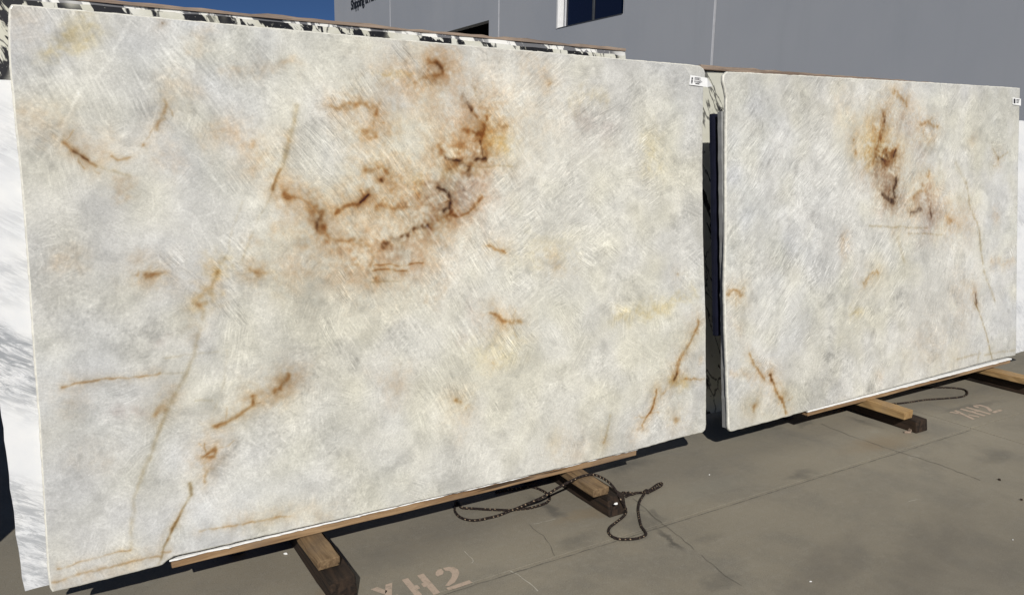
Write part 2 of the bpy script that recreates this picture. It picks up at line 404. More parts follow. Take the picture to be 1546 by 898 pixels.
# lettering on the wall
def text_mesh(s, size, mat, name):
    cu = bpy.data.curves.new(name, 'FONT'); cu.body = s; cu.size = size; cu.offset = size * .022; cu.extrude = .006; cu.space_character = .92
    o = bpy.data.objects.new(name, cu); col.objects.link(o)
    me = bpy.data.meshes.new_from_object(o.evaluated_get(bpy.context.evaluated_depsgraph_get())); bpy.data.objects.remove(o)
    me.materials.append(mat); return me
sg = tag(link('wall_lettering', text_mesh('Shipping & Receiving', .46, M['letter'], 'wall_lettering')), 'black words Shipping and Receiving lettered on the grey warehouse wall', 'sign')
sg.matrix_world = Matrix(((0, 0, -1, BX - .008), (-1, 0, 0, 28.30), (0, 1, 0, 6.62), (0, 0, 0, 1)))

# ------------------------------------------------------------------ painted quartzite slabs
def gn(shape, sv, su, seed):
    r = np.random.default_rng(seed).standard_normal(shape)
    fv = np.fft.fftfreq(shape[0])[:, None]; fu = np.fft.rfftfreq(shape[1])[None, :]
    f = np.fft.irfft2(np.fft.rfft2(r) * np.exp(-2 * np.pi ** 2 * ((fv * sv) ** 2 + (fu * su) ** 2)), shape)
    return (f - f.mean()) / f.std()
ABS = {'t': (.10, .25, .43), 'y': (.10, .26, .70), 'o': (.38, .66, 1.08), 'b': (.92, 1.12, 1.30), 'g': (.38, .50, .52), 'l': (.36, .47, .70)}
def seg_dist(U, V, pts):
    best = np.full(U.shape, 1e9)
    if len(pts) == 1: return np.hypot(U - pts[0][0], V - pts[0][1])
    for a, b in zip(pts[:-1], pts[1:]):
        d = b - a; L = d @ d + 1e-12
        k = np.clip(((U - a[0]) * d[0] + (V - a[1]) * d[1]) / L, 0, 1)
        best = np.minimum(best, np.hypot(U - a[0] - k * d[0], V - a[1] - k * d[1]))
    return best
def coons(L, R, B, T, nu, nv):
    def param(P, n):
        P = np.array(P, float); s = np.r_[0, np.cumsum(np.hypot(*np.diff(P, axis=0).T))]; s /= s[-1]
        k = np.linspace(0, 1, n + 1); return np.c_[np.interp(k, s, P[:, 0]), np.interp(k, s, P[:, 1])]
    l, r, b, t = param(L, nv), param(R, nv), param(B, nu), param(T, nu)
    u = np.linspace(0, 1, nu + 1)[None, :, None]; v = np.linspace(0, 1, nv + 1)[:, None, None]
    l, r, b, t = l[:, None], r[:, None], b[None], t[None]
    return (1 - u) * l + u * r + (1 - v) * b + v * t - ((1 - u) * (1 - v) * b[:, :1] + u * (1 - v) * b[:, -1:] + (1 - u) * v * t[:, :1] + u * v * t[:, -1:])
def splat(sh, U, V, su_, sv_, ang, ln, amp, curve, cell, K=26):
    ks = np.linspace(-.5, .5, K)
    a = ang[:, None] + curve[:, None] * ks[None] * ln[:, None]
    pu = su_[:, None] + np.cos(a) * ks[None] * ln[:, None]; pv = sv_[:, None] + np.sin(a) * ks[None] * ln[:, None]
    fade = np.clip(1 - np.abs(ks * 2) ** 3, 0, 1)[None] * amp[:, None] * (ln[:, None] / (K * cell)) ** .5
    gi = (pu - U.min()) / (U.max() - U.min()) * (sh[1] - 1); gj = (pv - V.min()) / (V.max() - V.min()) * (sh[0] - 1)
    ok = (gi >= 0) & (gi < sh[1] - 1.01) & (gj >= 0) & (gj < sh[0] - 1.01)
    gi, gj, fade = gi[ok], gj[ok], np.broadcast_to(fade, pu.shape)[ok]
    i0, j0 = gi.astype(int), gj.astype(int); fi, fj = gi - i0, gj - j0
    flat = np.zeros(sh[0] * sh[1])
    for (dj, di, wgt) in ((0, 0, (1 - fi) * (1 - fj)), (0, 1, fi * (1 - fj)), (1, 0, (1 - fi) * fj), (1, 1, fi * fj)):
        flat += np.bincount((j0 + dj) * sh[1] + i0 + di, weights=fade * wgt, minlength=flat.size)
    return flat.reshape(sh)
def paint(U, V, cell, strokes, orients, warm, seed):
    sh = U.shape; m = lambda s: s / cell
    N = lambda s, k: gn(sh, m(s), m(s), seed + k)
    n1, n2, n3, n4 = N(.20, 1), N(.06, 2), N(.022, 3), N(.008, 4)
    rng = np.random.default_rng(seed)
    # crystal fans: every domain has its own direction, regions add a shared one
    nd = 420
    du = rng.uniform(U.min(), U.max(), nd); dv = rng.uniform(V.min(), V.max(), nd); da = rng.uniform(0, np.pi, nd); db = rng.uniform(.15, 1.0, nd)
    ns = 26000
    su_ = rng.uniform(U.min(), U.max(), ns); sv_ = rng.uniform(V.min(), V.max(), ns); nl = 7000
    near = np.argmin((su_[:, None] - du[None]) ** 2 + (sv_[:, None] - dv[None]) ** 2, axis=1)
    ang = da[near] + rng.normal(0, .30, ns); amp = db[near] * rng.uniform(.2, 1.0, ns); ln = rng.gamma(2.0, .0075, ns) + .008
    lng = np.arange(ns) < nl; ln = np.where(lng, rng.gamma(2.5, .016, ns) + .02, ln)
    for (ou, ov, oa, coh, rad) in orients:
        w = np.exp(-((su_ - ou) ** 2 + (sv_ - ov) ** 2) / (2 * rad ** 2)) * coh
        pick = rng.uniform(0, 1, ns) < w
        ang = np.where(pick, oa + rng.normal(0, .09, ns), ang); ln = np.where(pick, ln * 1.7, ln); amp = np.where(pick & lng, amp * 1.2 + .5, amp)
    sgn = np.where(rng.uniform(0, 1, ns) < .66, 1.0, -.95)
    curve = rng.normal(0, 3.0, ns)
    flat = splat(sh, U, V, su_, sv_, ang, ln, amp * sgn, curve, cell)
    # sheaves of parallel blades
    bu, bv, ba, bl, bamp = [], [], [], [], []
    sheaves = []
    for (ou, ov, oa, coh, rad) in orients:
        for _ in range(int(12 * coh)): sheaves.append((ou + rng.normal(0, rad * .8), ov + rng.normal(0, rad * .8), oa + rng.normal(0, .07), 1.0))
    for _ in range(70): sheaves.append((rng.uniform(U.min(), U.max()), rng.uniform(V.min(), V.max()), rng.uniform(0, np.pi), .55))
    for (cu, cv, ca, st_) in sheaves:
        n = rng.integers(9, 26); sp_ = rng.uniform(.006, .013); L0 = rng.uniform(.06, .17) * (1 if st_ == 1 else .6)
        for k in range(n):
            w_ = (k - n / 2) * sp_ + rng.normal(0, sp_ * .3); al = rng.normal(0, L0 * .25)
            bu.append(cu - math.sin(ca) * w_ + math.cos(ca) * al); bv.append(cv + math.cos(ca) * w_ + math.sin(ca) * al)
            ba.append(ca + rng.normal(0, .05)); bl.append(L0 * rng.uniform(.4, 1.2)); bamp.append(st_ * rng.uniform(.4, 1.2) * (1 if rng.uniform() < .68 else -.8))
    bl = np.array(bl)
    need = np.tanh(splat(sh, U, V, np.array(bu), np.array(bv), np.array(ba), bl, np.array(bamp), rng.normal(0, .8, len(bl)), cell, 60) * 1.2)
    need = .7 * need + .3 * np.roll(need, 1, 0)
    fib = np.tanh(flat * 1.05)
    crumb = N(.0034, 15); crumb = np.sign(crumb) * np.abs(crumb) ** 1.35 * np.clip(.45 + .7 * N(.07, 16), .05, 1.7)
    ridge = np.exp(-(N(.014, 11) / .11) ** 2) * np.clip(.4 + .6 * N(.05, 12), 0, 1.3)
    ridge2 = np.exp(-(N(.035, 13) / .06) ** 2) * np.clip(.3 + .6 * N(.07, 14), 0, 1.2)
    lum = .590 + .018 * n1 + .028 * n2 + .016 * n3 + .014 * n4 + .016 * crumb + .045 * fib + .105 * need + .05 * ridge + .06 * ridge2
    # interlocking crystal facets, each with its own tone and blade direction
    Uh, Vh = U[::2, ::2] + .018 * N(.04, 61)[::2, ::2] + .006 * N(.012, 62)[::2, ::2], V[::2, ::2] + .018 * N(.04, 63)[::2, ::2] + .006 * N(.012, 64)[::2, ::2]
    nc = 620; gu = rng.uniform(U.min(), U.max(), nc); gv = rng.uniform(V.min(), V.max(), nc)
    f1 = np.full(Uh.shape, 1e9); f2 = f1.copy(); ci = np.zeros(Uh.shape, int)
    for k in range(nc):
        d = (Uh - gu[k]) ** 2 + (Vh - gv[k]) ** 2
        c1 = d < f1; f2 = np.where(c1, f1, np.minimum(f2, d)); ci = np.where(c1, k, ci); f1 = np.where(c1, d, f1)
    up = lambda A: np.repeat(np.repeat(A, 2, 0), 2, 1)[:sh[0], :sh[1]]
    def blur(A, sg):
        fv = np.fft.fftfreq(sh[0])[:, None]; fu = np.fft.rfftfreq(sh[1])[None, :]
        return np.fft.irfft2(np.fft.rfft2(A) * np.exp(-2 * np.pi ** 2 * (sg / cell) ** 2 * (fv ** 2 + fu ** 2)), sh)
    tone = blur(up(rng.normal(0, 1, nc)[ci]), .006)
    edge = blur(up(np.exp(-((np.sqrt(f2) - np.sqrt(f1)) / .004) ** 2)), .002) * np.clip(.25 + .5 * N(.05, 65), 0, 1)
    ca = rng.uniform(0, np.pi, nc); cs = rng.uniform(.0085, .016, nc); cw = np.where(rng.uniform(0, 1, nc) < .12, rng.uniform(.3, .8, nc), 0)
    for (ou, ov, oa, coh, rad) in orients:
        w_ = np.exp(-((gu - ou) ** 2 + (gv - ov) ** 2) / (2 * rad ** 2)) * coh
        pk = rng.uniform(0, 1, nc) < w_; ca = np.where(pk, oa + rng.normal(0, .06, nc), ca); cw = np.where(pk & (rng.uniform(0, 1, nc) < .7), rng.uniform(.5, 1.1, nc), cw)
    A_, S_ = up(ca[ci]), up(cs[ci])
    perp = -U * np.sin(A_) + V * np.cos(A_); along = U * np.cos(A_) + V * np.sin(A_)
    perp = perp + .004 * N(.05, 66)
    wgt_ = blur(up((.34 + .66 * np.minimum(cw, 1) + .25 * rng.uniform(-1, 1, nc))[ci]), .004) * np.clip(.8 + .45 * N(.05, 68), .1, 1.6)
    BL = np.stack([along, perp, up(ci * .37), np.clip(wgt_, 0, 1.5)], -1)
    lum = lum + .026 * tone + .050 * edge
    # glassy grey pockets
    pock = np.clip(N(.04, 21) * .6 + N(.015, 22) * .7 + .35 * n2 - .75, 0, 1.6)
    lum -= .062 * pock
    blue = np.clip(.12 + .26 * N(.16, 31) + .16 * N(.05, 32), 0, .8)
    cr = np.clip(.36 + .30 * N(.18, 33) + .25 * N(.045, 34), 0, 1)
    for (wu, wv, wr, ws) in warm:
        g_ = np.exp(-((U - wu) ** 2 + (V - wv) ** 2) / (2 * wr ** 2)) * ws
        cr = cr + g_; blue = blue * (1 - np.clip(g_, 0, 1))
        lum = lum + .045 * g_
    rgb = lum[..., None] * np.array([1.008, 1.0, .962])
    rgb = rgb * (1 + blue[..., None] * np.array([-.05, -.022, .022])) * (1 - np.clip(cr, 0, 1.5)[..., None] * np.array([-.010, .008, .090]))
    wbu, wbv = .0055 * N(.03, 41) + .0026 * N(.010, 42) + .0015 * N(.0045, 47), .0055 * N(.03, 43) + .0026 * N(.010, 44) + .0015 * N(.0045, 48)
    md = np.clip(.86 + .20 * N(.022, 45) + .20 * N(.006, 46) + .12 * fib, 0.3, 1.7)
    dens = {k: np.zeros(sh) for k in ABS}; white = np.zeros(sh)
    for (kind, w, s, pts) in strokes:
        thin = min(1.0, w / .02)
        sel = (U > pts[:, 0].min() - 4 * w - .04) & (U < pts[:, 0].max() + 4 * w + .04) & (V > pts[:, 1].min() - 4 * w - .04) & (V < pts[:, 1].max() + 4 * w + .04)
        k = .35 + .75 * thin if kind not in 'lw' else .4
        if kind in 'tyg': k = 2.0
        d = seg_dist(U[sel] + wbu[sel] * k, V[sel] + wbv[sel] * k, pts) / max(w, .0045)
        if kind == 'w': white[sel] += s * np.exp(-d ** 2 * .7) * np.clip(md[sel], .3, 1.3)
        else:
            if kind in 'tyg': g_ = (1.1 if kind == 't' else 1.0) * s * np.exp(-.5 * (d / 1.1) ** 1.7)
            elif kind == 'l': g_ = s * (1.1 * np.exp(-.5 * (d / .6) ** 2) + .18 * np.exp(-.5 * (d / 2) ** 1.5))
            else: g_ = s * (1.25 * np.exp(-.5 * (d / .44) ** 1.8) + .30 * np.exp(-.5 * (d / 1.7) ** 1.4))
            g_ = g_ * md[sel]; old = dens[kind][sel]
            dens[kind][sel] = np.maximum(old, g_) + .25 * np.minimum(old, g_)
            if kind in 'ob':      # warm halo round a rusty seam
                dens['t'][sel] += .30 * s * np.exp(-.5 * (d / 3.0) ** 1.5) * md[sel] * (.5 if w < .008 else 1)
            if kind == 'b': dens['o'][sel] += .22 * s * np.exp(-.5 * (d / 1.6) ** 1.5) * md[sel]
    for k, dn in dens.items():
        dn = np.minimum(dn, 2.4)
        rgb = rgb * np.exp(-dn[..., None] * np.array(ABS[k]) * .85)
    rgb = rgb * (1 + .10 * np.clip(fib, 0, 1) * np.clip(sum(dens.values()), 0, 1))[..., None]
    rgb = rgb + white[..., None] * np.array([.13, .13, .12])
    return np.clip(rgb, .01, .86), BL
def slab(name, L, R, B, T, nu, nv, off, thick, strokes_px, orient_px, warm_px, seed):
    tr = lambda P: [spt(q, off) for q in P]
    G = coons(tr(L), tr(R), tr(B), tr(T), nu, nv)
    U, V = G[..., 0], G[..., 1]
    cell = (U.max() - U.min()) / nu
    st = []
    for (crop, items) in strokes_px:
        ox, oy, sc = crop
        for (kind, w, s, pts) in items:
            pp = [(ox + x / sc, oy + y / sc) for x, y in pts]
            c0 = pp[len(pp) // 2]; k = abs(spt((c0[0], c0[1] - 10), off)[1] - spt(c0, off)[1]) / 10
            st.append((kind, w * k, s, np.array([spt(q, off) for q in pp])))
    rb = np.random.default_rng(seed + 77)      # fine side fractures leaving the rusty seams
    for (kind, w, s_, pts) in list(st):
        if kind not in 'ob' or len(pts) < 3 or w < .007 or np.hypot(*np.diff(pts, axis=0).T).sum() < .09: continue
        for _ in range(int(rb.integers(1, 4))):
            i = rb.integers(0, len(pts) - 1); u = rb.uniform(); p = pts[i] * (1 - u) + pts[i + 1] * u
            d = pts[i + 1] - pts[i]; a0 = math.atan2(d[1], d[0]) + rb.choice([-1, 1]) * rb.uniform(.5, 1.3); br = [p]
            for k in range(int(rb.integers(2, 5))):
                a0 += rb.normal(0, .45); br.append(br[-1] + np.array([math.cos(a0), math.sin(a0)]) * rb.uniform(.012, .028))
            st.append(('o', .0042, s_ * rb.uniform(.25, .6), np.array(br)))
    ors = []
    for (x, y, deg, coh, r) in orient_px:
        a = math.radians(deg); p0 = np.array(spt((x, y), off)); p1 = np.array(spt((x + 20 * math.cos(a), y - 20 * math.sin(a)), off)); d = p1 - p0
        k = abs(spt((x, y - 10), off)[1] - p0[1]) / 10
        ors.append((p0[0], p0[1], math.atan2(d[1], d[0]), coh, r * k))
    wm = []
    for (x, y, r, s) in warm_px:
        p0 = np.array(spt((x, y), off)); k = abs(spt((x, y - 10), off)[1] - p0[1]) / 10; wm.append((p0[0], p0[1], r * k, s))
    rgb, BL = paint(U, V, cell, st, ors, wm, seed)
    # front face grid, rounded arris, edge band, back
    n_u, n_v = nu + 1, nv + 1
    idx = np.arange(n_u * n_v).reshape(n_v, n_u)
    ring = np.r_[idx[0, :-1], idx[:-1, -1], idx[-1, :0:-1], idx[:0:-1, 0]]       # anticlockwise seen from the front
    RU, RV = U.ravel()[ring], V.ravel()[ring]; nr = len(ring)
    tu, tv = np.roll(RU, -3) - np.roll(RU, 3), np.roll(RV, -3) - np.roll(RV, 3); tl = np.hypot(tu, tv) + 1e-9
    ou, ov = tv / tl, -tu / tl
    pos = [P0 + np.outer(U.ravel(), [1, 0, 0]) + np.outer(V.ravel(), TDIR) + NRM * off]
    chip = np.convolve(np.r_[np.random.default_rng(seed + 5).standard_normal(nr + 8)], np.ones(9) / 9, 'valid')[:nr] * .0018
    for (o_, dp) in ((.0035, .0025), (.0055, .0065), (.0050, thick - .003), (.0025, thick)):
        pos.append(P0 + np.outer(RU + ou * (o_ + chip), [1, 0, 0]) + np.outer(RV + ov * (o_ + chip), TDIR) + NRM * (off + dp))
    co = np.concatenate(pos)
    q = np.stack([idx[:-1, :-1], idx[:-1, 1:], idx[1:, 1:], idx[1:, :-1]], -1).reshape(-1, 4)
    base = n_u * n_v; prev = ring; qs = [q]; mats = [np.zeros(len(q), int)]
    for k in range(4):
        cur = base + k * nr + np.arange(nr)
        qs.append(np.stack([prev, cur, np.roll(cur, -1), np.roll(prev, -1)], -1)); mats.append(np.ones(nr, int)); prev = cur
    Q = np.concatenate(qs); mi = np.r_[np.concatenate(mats), 1]
    nq = len(Q); me = bpy.data.meshes.new(name)
    me.vertices.add(len(co)); me.vertices.foreach_set('co', co.astype(np.float32).ravel())
    loops = np.r_[Q.ravel(), prev[::-1]]
    me.loops.add(len(loops)); me.loops.foreach_set('vertex_index', loops.astype(np.int32))
    me.polygons.add(nq + 1); me.polygons.foreach_set('loop_start', np.r_[np.arange(nq) * 4, nq * 4].astype(np.int32))
    me.materials.append(M['stone']); me.materials.append(M['edge'])
    me.polygons.foreach_set('material_index', mi.astype(np.int32))
    me.update(calc_edges=True); me.validate()
    at = me.attributes.new('stone', 'FLOAT_COLOR', 'POINT')
    full = np.ones((len(co), 4), np.float32); full[:n_u * n_v, :3] = rgb.reshape(-1, 3); full[n_u * n_v:, :3] = (.72, .70, .64)
    at.data.foreach_set('color', full.ravel())
    ab = me.attributes.new('blade', 'FLOAT_COLOR', 'POINT')
    full = np.zeros((len(co), 4), np.float32); full[:n_u * n_v] = BL.reshape(-1, 4); ab.data.foreach_set('color', full.ravel())
    return link(name, me)

CA, CB, CC_, CD, CE, CF = (0, 0, 2.973), (300, 60, 2.302), (500, 0, 2.577), (60, 380, 2.806), (0, 580, 2.823), (560, 360, 2.641)
ST1 = [
 (CB, [('t', 22, .8, [(640, 120), (760, 110), (860, 80)]), ('t', 22, .5, [(740, 200), (800, 230)]), ('t', 14, .6, [(520, 235), (610, 240), (600, 320), (660, 310)]),
  ('t', 34, .9, [(900, 220), (1000, 250), (960, 330), (900, 400), (970, 400)]), ('y', 14, 1.1, [(1000, 350), (1050, 350)]),
  ('g', 30, .35, [(900, 240), (930, 330)]),
  ('b', 4, 1.1, [(920, 195), (935, 225), (945, 245)]), ('o', 5, 1.2, [(1000, 260), (990, 310), (975, 355)]), ('o', 7, 1.1, [(920, 305), (950, 330), (985, 330)]),
  ('b', 3, .8, [(975, 355), (985, 400), (1000, 415)]), ('b', 3.5, 1.5, [(850, 408), (880, 418), (905, 422)]), ('b', 4, 1.3, [(960, 415), (1000, 408)]),
  ('b', 4, .9, [(905, 430), (940, 440), (930, 455)]), ('o', 6, 1.1, [(890, 375), (915, 365), (900, 385)]), ('o', 5, .9, [(835, 375), (840, 385)]),
  ('y', 8, .8, [(860, 440), (950, 440)]), ('o', 4, .6, [(1040, 290), (1075, 295)]), ('g', 20, .7, [(890, 460), (960, 480), (940, 520)]),
  ('l', 3, .5, [(960, 175), (975, 230)]), ('l', 2, .6, [(950, 440), (1090, 440)]),
  ('b', 4, 1.8, [(835, 515), (860, 525), (878, 550), (870, 585), (850, 600)]), ('o', 6, 1.4, [(830, 635), (870, 625), (880, 600)]), ('o', 4, 1.0, [(890, 610), (940, 600), (970, 565), (985, 540)]),
  ('g', 28, .7, [(830, 560), (920, 560), (960, 520)]), ('t', 25, .9, [(700, 510), (760, 500), (760, 560), (830, 560)]), ('y', 10, .6, [(750, 495)]), ('o', 12, .4, [(760, 500), (770, 570)]),
  ('b', 5.5, 1.1, [(785, 650), (760, 660), (740, 665), (725, 682), (700, 685), (680, 692)]), ('b', 5, .5, [(680, 692), (645, 720)]), ('o', 10, .7, [(790, 655), (710, 680), (645, 720)]), ('t', 25, .9, [(640, 730), (720, 760), (790, 740), (800, 690)]), ('g', 16, .7, [(660, 740), (720, 750)]),
  ('o', 9, 1.0, [(585, 445), (620, 435), (660, 460), (640, 490)]), ('b', 4, .8, [(636, 490), (642, 494)]), ('o', 5, 1.2, [(585, 540), (555, 570), (520, 585), (480, 600)]), ('b', 3, 1.0, [(585, 540), (560, 565)]),
  ('o', 6, .8, [(480, 598), (500, 600)]), ('o', 6, .9, [(620, 580), (640, 570), (690, 575)]), ('t', 18, .5, [(590, 480), (560, 540), (640, 560)]), ('t', 12, .6, [(500, 540)]),
  ('o', 7, 1.6, [(310, 545), (318, 552)]), ('t', 18, .6, [(330, 530), (390, 570), (400, 600)]), ('o', 9, 1.0, [(390, 590), (430, 605), (420, 650), (450, 680)]), ('b', 4, .8, [(415, 625), (418, 660)]),
  ('t', 28, .95, [(430, 690), (500, 740), (560, 760), (540, 700), (580, 720)]), ('o', 5, .9, [(520, 695), (560, 705), (590, 720)]), ('o', 4, .8, [(540, 775), (555, 765)]), ('t', 22, .7, [(330, 790), (400, 770), (470, 800)]),
  ('o', 6, .7, [(185, 808), (260, 808)]), ('t', 12, .6, [(185, 808), (260, 808)]), ('o', 2, 1.2, [(605, 800), (720, 800)]), ('o', 2, .8, [(610, 785), (700, 785), (780, 775)]), ('o', 4, .9, [(620, 825)]), ('l', 2, .6, [(600, 838), (700, 838)]),
  ('o', 5, .9, [(805, 72), (835, 82), (858, 98)]), ('o', 6, .7, [(858, 98), (830, 118), (785, 130)]), ('t', 14, .6, [(800, 80), (840, 110)]), ('b', 5, .7, [(830, 85), (850, 95)]), ('t', 10, .6, [(880, 70), (910, 90)]), ('o', 5, .9, [(735, 150), (742, 158)]), ('t', 14, .6, [(720, 215), (790, 215)]), ('y', 3, .6, [(630, 118), (740, 118)]),
  ('o', 6, .9, [(480, 235), (520, 238), (570, 230), (615, 235), (605, 265)]), ('o', 9, .8, [(560, 310), (585, 305), (600, 320), (575, 330)]), ('t', 12, .6, [(620, 285), (660, 320)]),
  ('t', 6, .7, [(110, 95), (180, 105), (250, 105), (340, 100)]), ('t', 14, .8, [(60, 330), (110, 315), (150, 340), (180, 370), (210, 390), (190, 420)]), ('o', 7, .5, [(190, 370), (215, 395)]),
  ('l', 2.6, .5, [(345, 230), (320, 345), (300, 420), (265, 520)]), ('l', 2.2, .3, [(265, 520), (215, 610), (180, 690), (150, 770)]), ('l', 2.2, .3, [(150, 560), (120, 650), (95, 740), (70, 790)]), ('o', 4, .6, [(315, 345), (318, 355)]), ('o', 3.5, .8, [(290, 450), (262, 520)]), ('o', 4, 1.0, [(1005, 720), (1030, 730), (1060, 735)]),
  ('t', 4, .8, [(260, 662), (300, 665)]), ('t', 8, .5, [(185, 690)]), ('t', 10, .7, [(40, 780), (75, 790), (60, 850), (30, 890)]),
  ('o', 4, .6, [(880, 600), (840, 640), (790, 655)]), ('o', 4, .6, [(450, 680), (490, 690), (520, 695)]), ('o', 4, .55, [(590, 720), (610, 750), (600, 785)]), ('o', 4, .6, [(318, 552), (360, 560), (395, 590)]), ('o', 3.5, .5, [(690, 575), (740, 580), (790, 575)]), ('o', 4, .5, [(660, 460), (690, 510), (640, 560)]), ('o', 4, .55, [(945, 245), (970, 280), (995, 300)]), ('o', 4, .5, [(840, 385), (845, 408)]), ('o', 4, .5, [(890, 385), (880, 415)]), ('o', 4, .5, [(740, 158), (790, 130)]), ('o', 4, .45, [(605, 265), (600, 305)]), ('g', 30, .3, [(500, 740), (650, 760), (760, 740)]),
  ('t', 40, .32, [(860, 230), (980, 300), (900, 420)]), ('t', 36, .3, [(700, 560), (850, 600)]), ('t', 40, .34, [(450, 720), (650, 770), (800, 720)]),
  ('w', 1.2, 1.0, [(740, 590), (840, 720)]), ('w', 1.2, .9, [(600, 340), (760, 520)]), ('w', 1.2, .8, [(540, 360), (650, 480)]), ('w', 1.2, .9, [(700, 500), (830, 640)]), ('w', 1.2, .8, [(900, 600), (980, 700)]), ('w', 1.2, .7, [(560, 330), (700, 430)]),
  ('w', 1.2, .9, [(780, 480), (850, 570)]), ('w', 1.4, .8, [(10, 420), (90, 530)]), ('w', 14, .8, [(440, 350), (460, 380)]), ('w', 13, .8, [(170, 560), (200, 565)])]),
 (CA, [('y', 12, .85, [(340, 160), (370, 120), (400, 100)]), ('y', 8, .7, [(210, 265), (240, 240), (300, 215)]), ('t', 16, .5, [(110, 500), (200, 540), (270, 560)]), ('t', 12, .4, [(100, 600), (220, 620)]),
  ('o', 4.5, 1.2, [(280, 635), (330, 670), (390, 710), (435, 745)]), ('b', 2.5, .8, [(340, 680), (400, 720)]), ('t', 10, .8, [(390, 660), (470, 660)]), ('o', 3, .9, [(505, 695), (530, 715), (580, 712)]), ('l', 3, .6, [(435, 740), (580, 795)]),
  ('t', 6, .8, [(545, 860), (555, 840)]), ('t', 12, .5, [(790, 390), (840, 380)]), ('o', 5, .6, [(755, 460), (745, 490), (720, 560), (705, 585)]), ('o', 4, .8, [(645, 650)]), ('t', 14, .5, [(740, 720), (760, 700)]), ('t', 7, .5, [(880, 220), (940, 140)]),
  ('w', 1.3, .8, [(590, 90), (520, 200), (500, 270), (430, 350)]), ('w', 1.3, .9, [(380, 390), (300, 530), (260, 620), (200, 700)]), ('w', 1.5, .7, [(770, 230), (860, 310)]), ('w', 1.5, .7, [(740, 220), (800, 310)]), ('w', 1.2, .6, [(640, 400), (700, 370), (760, 330)]),
  ('l', 5, .5, [(1330, 480), (1300, 640), (1230, 850)]), ('b', 3, 1.3, [(714, 98), (716, 102)]), ('t', 20, .35, [(90, 120), (70, 60)]), ('t', 10, .3, [(1060, 300), (1330, 310)])]),
 (CD, [('o', 3, .8, [(405, 95), (420, 75)]), ('o', 6, 1.0, [(440, 88), (515, 92)]), ('t', 12, .6, [(400, 90), (515, 92)]), ('l', 4, .55, [(760, 50), (745, 110), (705, 235), (680, 330), (660, 430), (600, 560), (550, 650), (500, 770), (470, 880)]),
  ('y', 11, .8, [(755, 60)]), ('o', 6, 1.0, [(685, 225)]), ('y', 8, .5, [(720, 180), (700, 215)]), ('t', 10, .6, [(670, 330)]), ('o', 2.5, .8, [(90, 572), (170, 560), (280, 545), (440, 535), (500, 515)]), ('l', 2, .3, [(500, 515), (620, 505)]), ('l', 2, .35, [(530, 450), (620, 435), (760, 424)]),
  ('t', 12, .4, [(90, 600), (150, 640)]), ('o', 6, .55, [(490, 690), (540, 650)]), ('t', 10, .5, [(560, 600)]), ('l', 2, .5, [(660, 630), (730, 630)]),
  ('o', 4, 1.2, [(735, 735), (780, 730), (840, 695), (885, 655), (895, 610)]), ('o', 6, .9, [(980, 590), (1020, 545), (1040, 520)]), ('t', 14, .9, [(900, 610), (960, 600), (1040, 550), (1090, 530)]), ('o', 6, .6, [(1000, 580)]), ('t', 10, .5, [(1110, 560)]),
  ('o', 4.5, 1.3, [(685, 860), (720, 840), (745, 830), (735, 855), (700, 865)]), ('t', 8, .7, [(700, 885)]), ('l', 2.2, .16, [(800, 420), (780, 560), (735, 690)]), ('g', 8, .45, [(320, 690)]), ('g', 9, .35, [(410, 680)]), ('g', 5, .5, [(510, 380)]), ('g', 4, .4, [(550, 355)]),
  ('t', 12, .6, [(140, 20), (130, 50)]), ('w', 18, .7, [(740, 280), (790, 310)]), ('w', 16, .6, [(650, 590), (720, 560)])]),
 (CE, [('o', 4, 1.0, [(865, 340), (878, 370), (870, 410)]), ('l', 2.2, 1.4, [(810, 420), (815, 470), (775, 550), (740, 620), (700, 690), (682, 765)]), ('o', 3, .6, [(780, 545), (720, 660)]), ('l', 3.5, .45, [(560, 700), (560, 600), (570, 500), (640, 300)]),
  ('o', 2.5, .8, [(230, 840), (350, 805), (530, 765), (680, 740)]), ('o', 2, .7, [(250, 785), (400, 740), (560, 705)]), ('o', 3, .8, [(690, 715), (730, 710)]), ('o', 2.5, .7, [(850, 625), (1000, 605), (1150, 575), (1240, 560)]), ('t', 12, .4, [(1000, 600), (1200, 560), (1400, 540)]),
  ('t', 10, .4, [(250, 830), (600, 780)]), ('g', 9, .4, [(500, 130)]), ('g', 9, .4, [(585, 120)]), ('t', 12, .35, [(350, 330)]), ('t', 12, .3, [(480, 310)])]),
 (CF, [('o', 5, .9, [(480, 300), (510, 320), (550, 338), (595, 338)]), ('t', 12, .7, [(500, 310), (530, 320)]), ('t', 10, .6, [(720, 90), (740, 110)]), ('y', 18, .3, [(650, 50), (760, 60)]), ('y', 16, .4, [(470, 450), (560, 440)]), ('o', 3, .7, [(485, 490)]),
  ('o', 5, .8, [(330, 640), (350, 650)]), ('o', 5, .8, [(385, 665)]), ('t', 14, .4, [(340, 700), (360, 730)]), ('t', 14, .6, [(80, 560), (100, 590)]), ('t', 6, .5, [(270, 190), (230, 270)]), ('y', 7, .7, [(990, 310), (1080, 290), (1200, 260), (1270, 225)]),
  ('o', 5, .9, [(1300, 340), (1275, 410), (1240, 470), (1215, 540)]), ('b', 4, .8, [(1215, 540), (1210, 560)]), ('o', 2.5, 1.3, [(1140, 600), (1130, 650), (1085, 745)]), ('o', 6, .6, [(1160, 610)]), ('y', 6, .7, [(1200, 570), (1250, 570)]), ('o', 2, .8, [(1250, 560), (1330, 553)]),
  ('o', 7, .8, [(1225, 725)]), ('l', 2.5, .7, [(955, 710), (935, 800)]), ('o', 4, .7, [(930, 805)]), ('t', 6, .6, [(1040, 810), (1085, 745)]), ('t', 16, .4, [(760, 830), (820, 850)]), ('o', 4, .5, [(1225, 150)]), ('t', 4, .7, [(1325, 490)]),
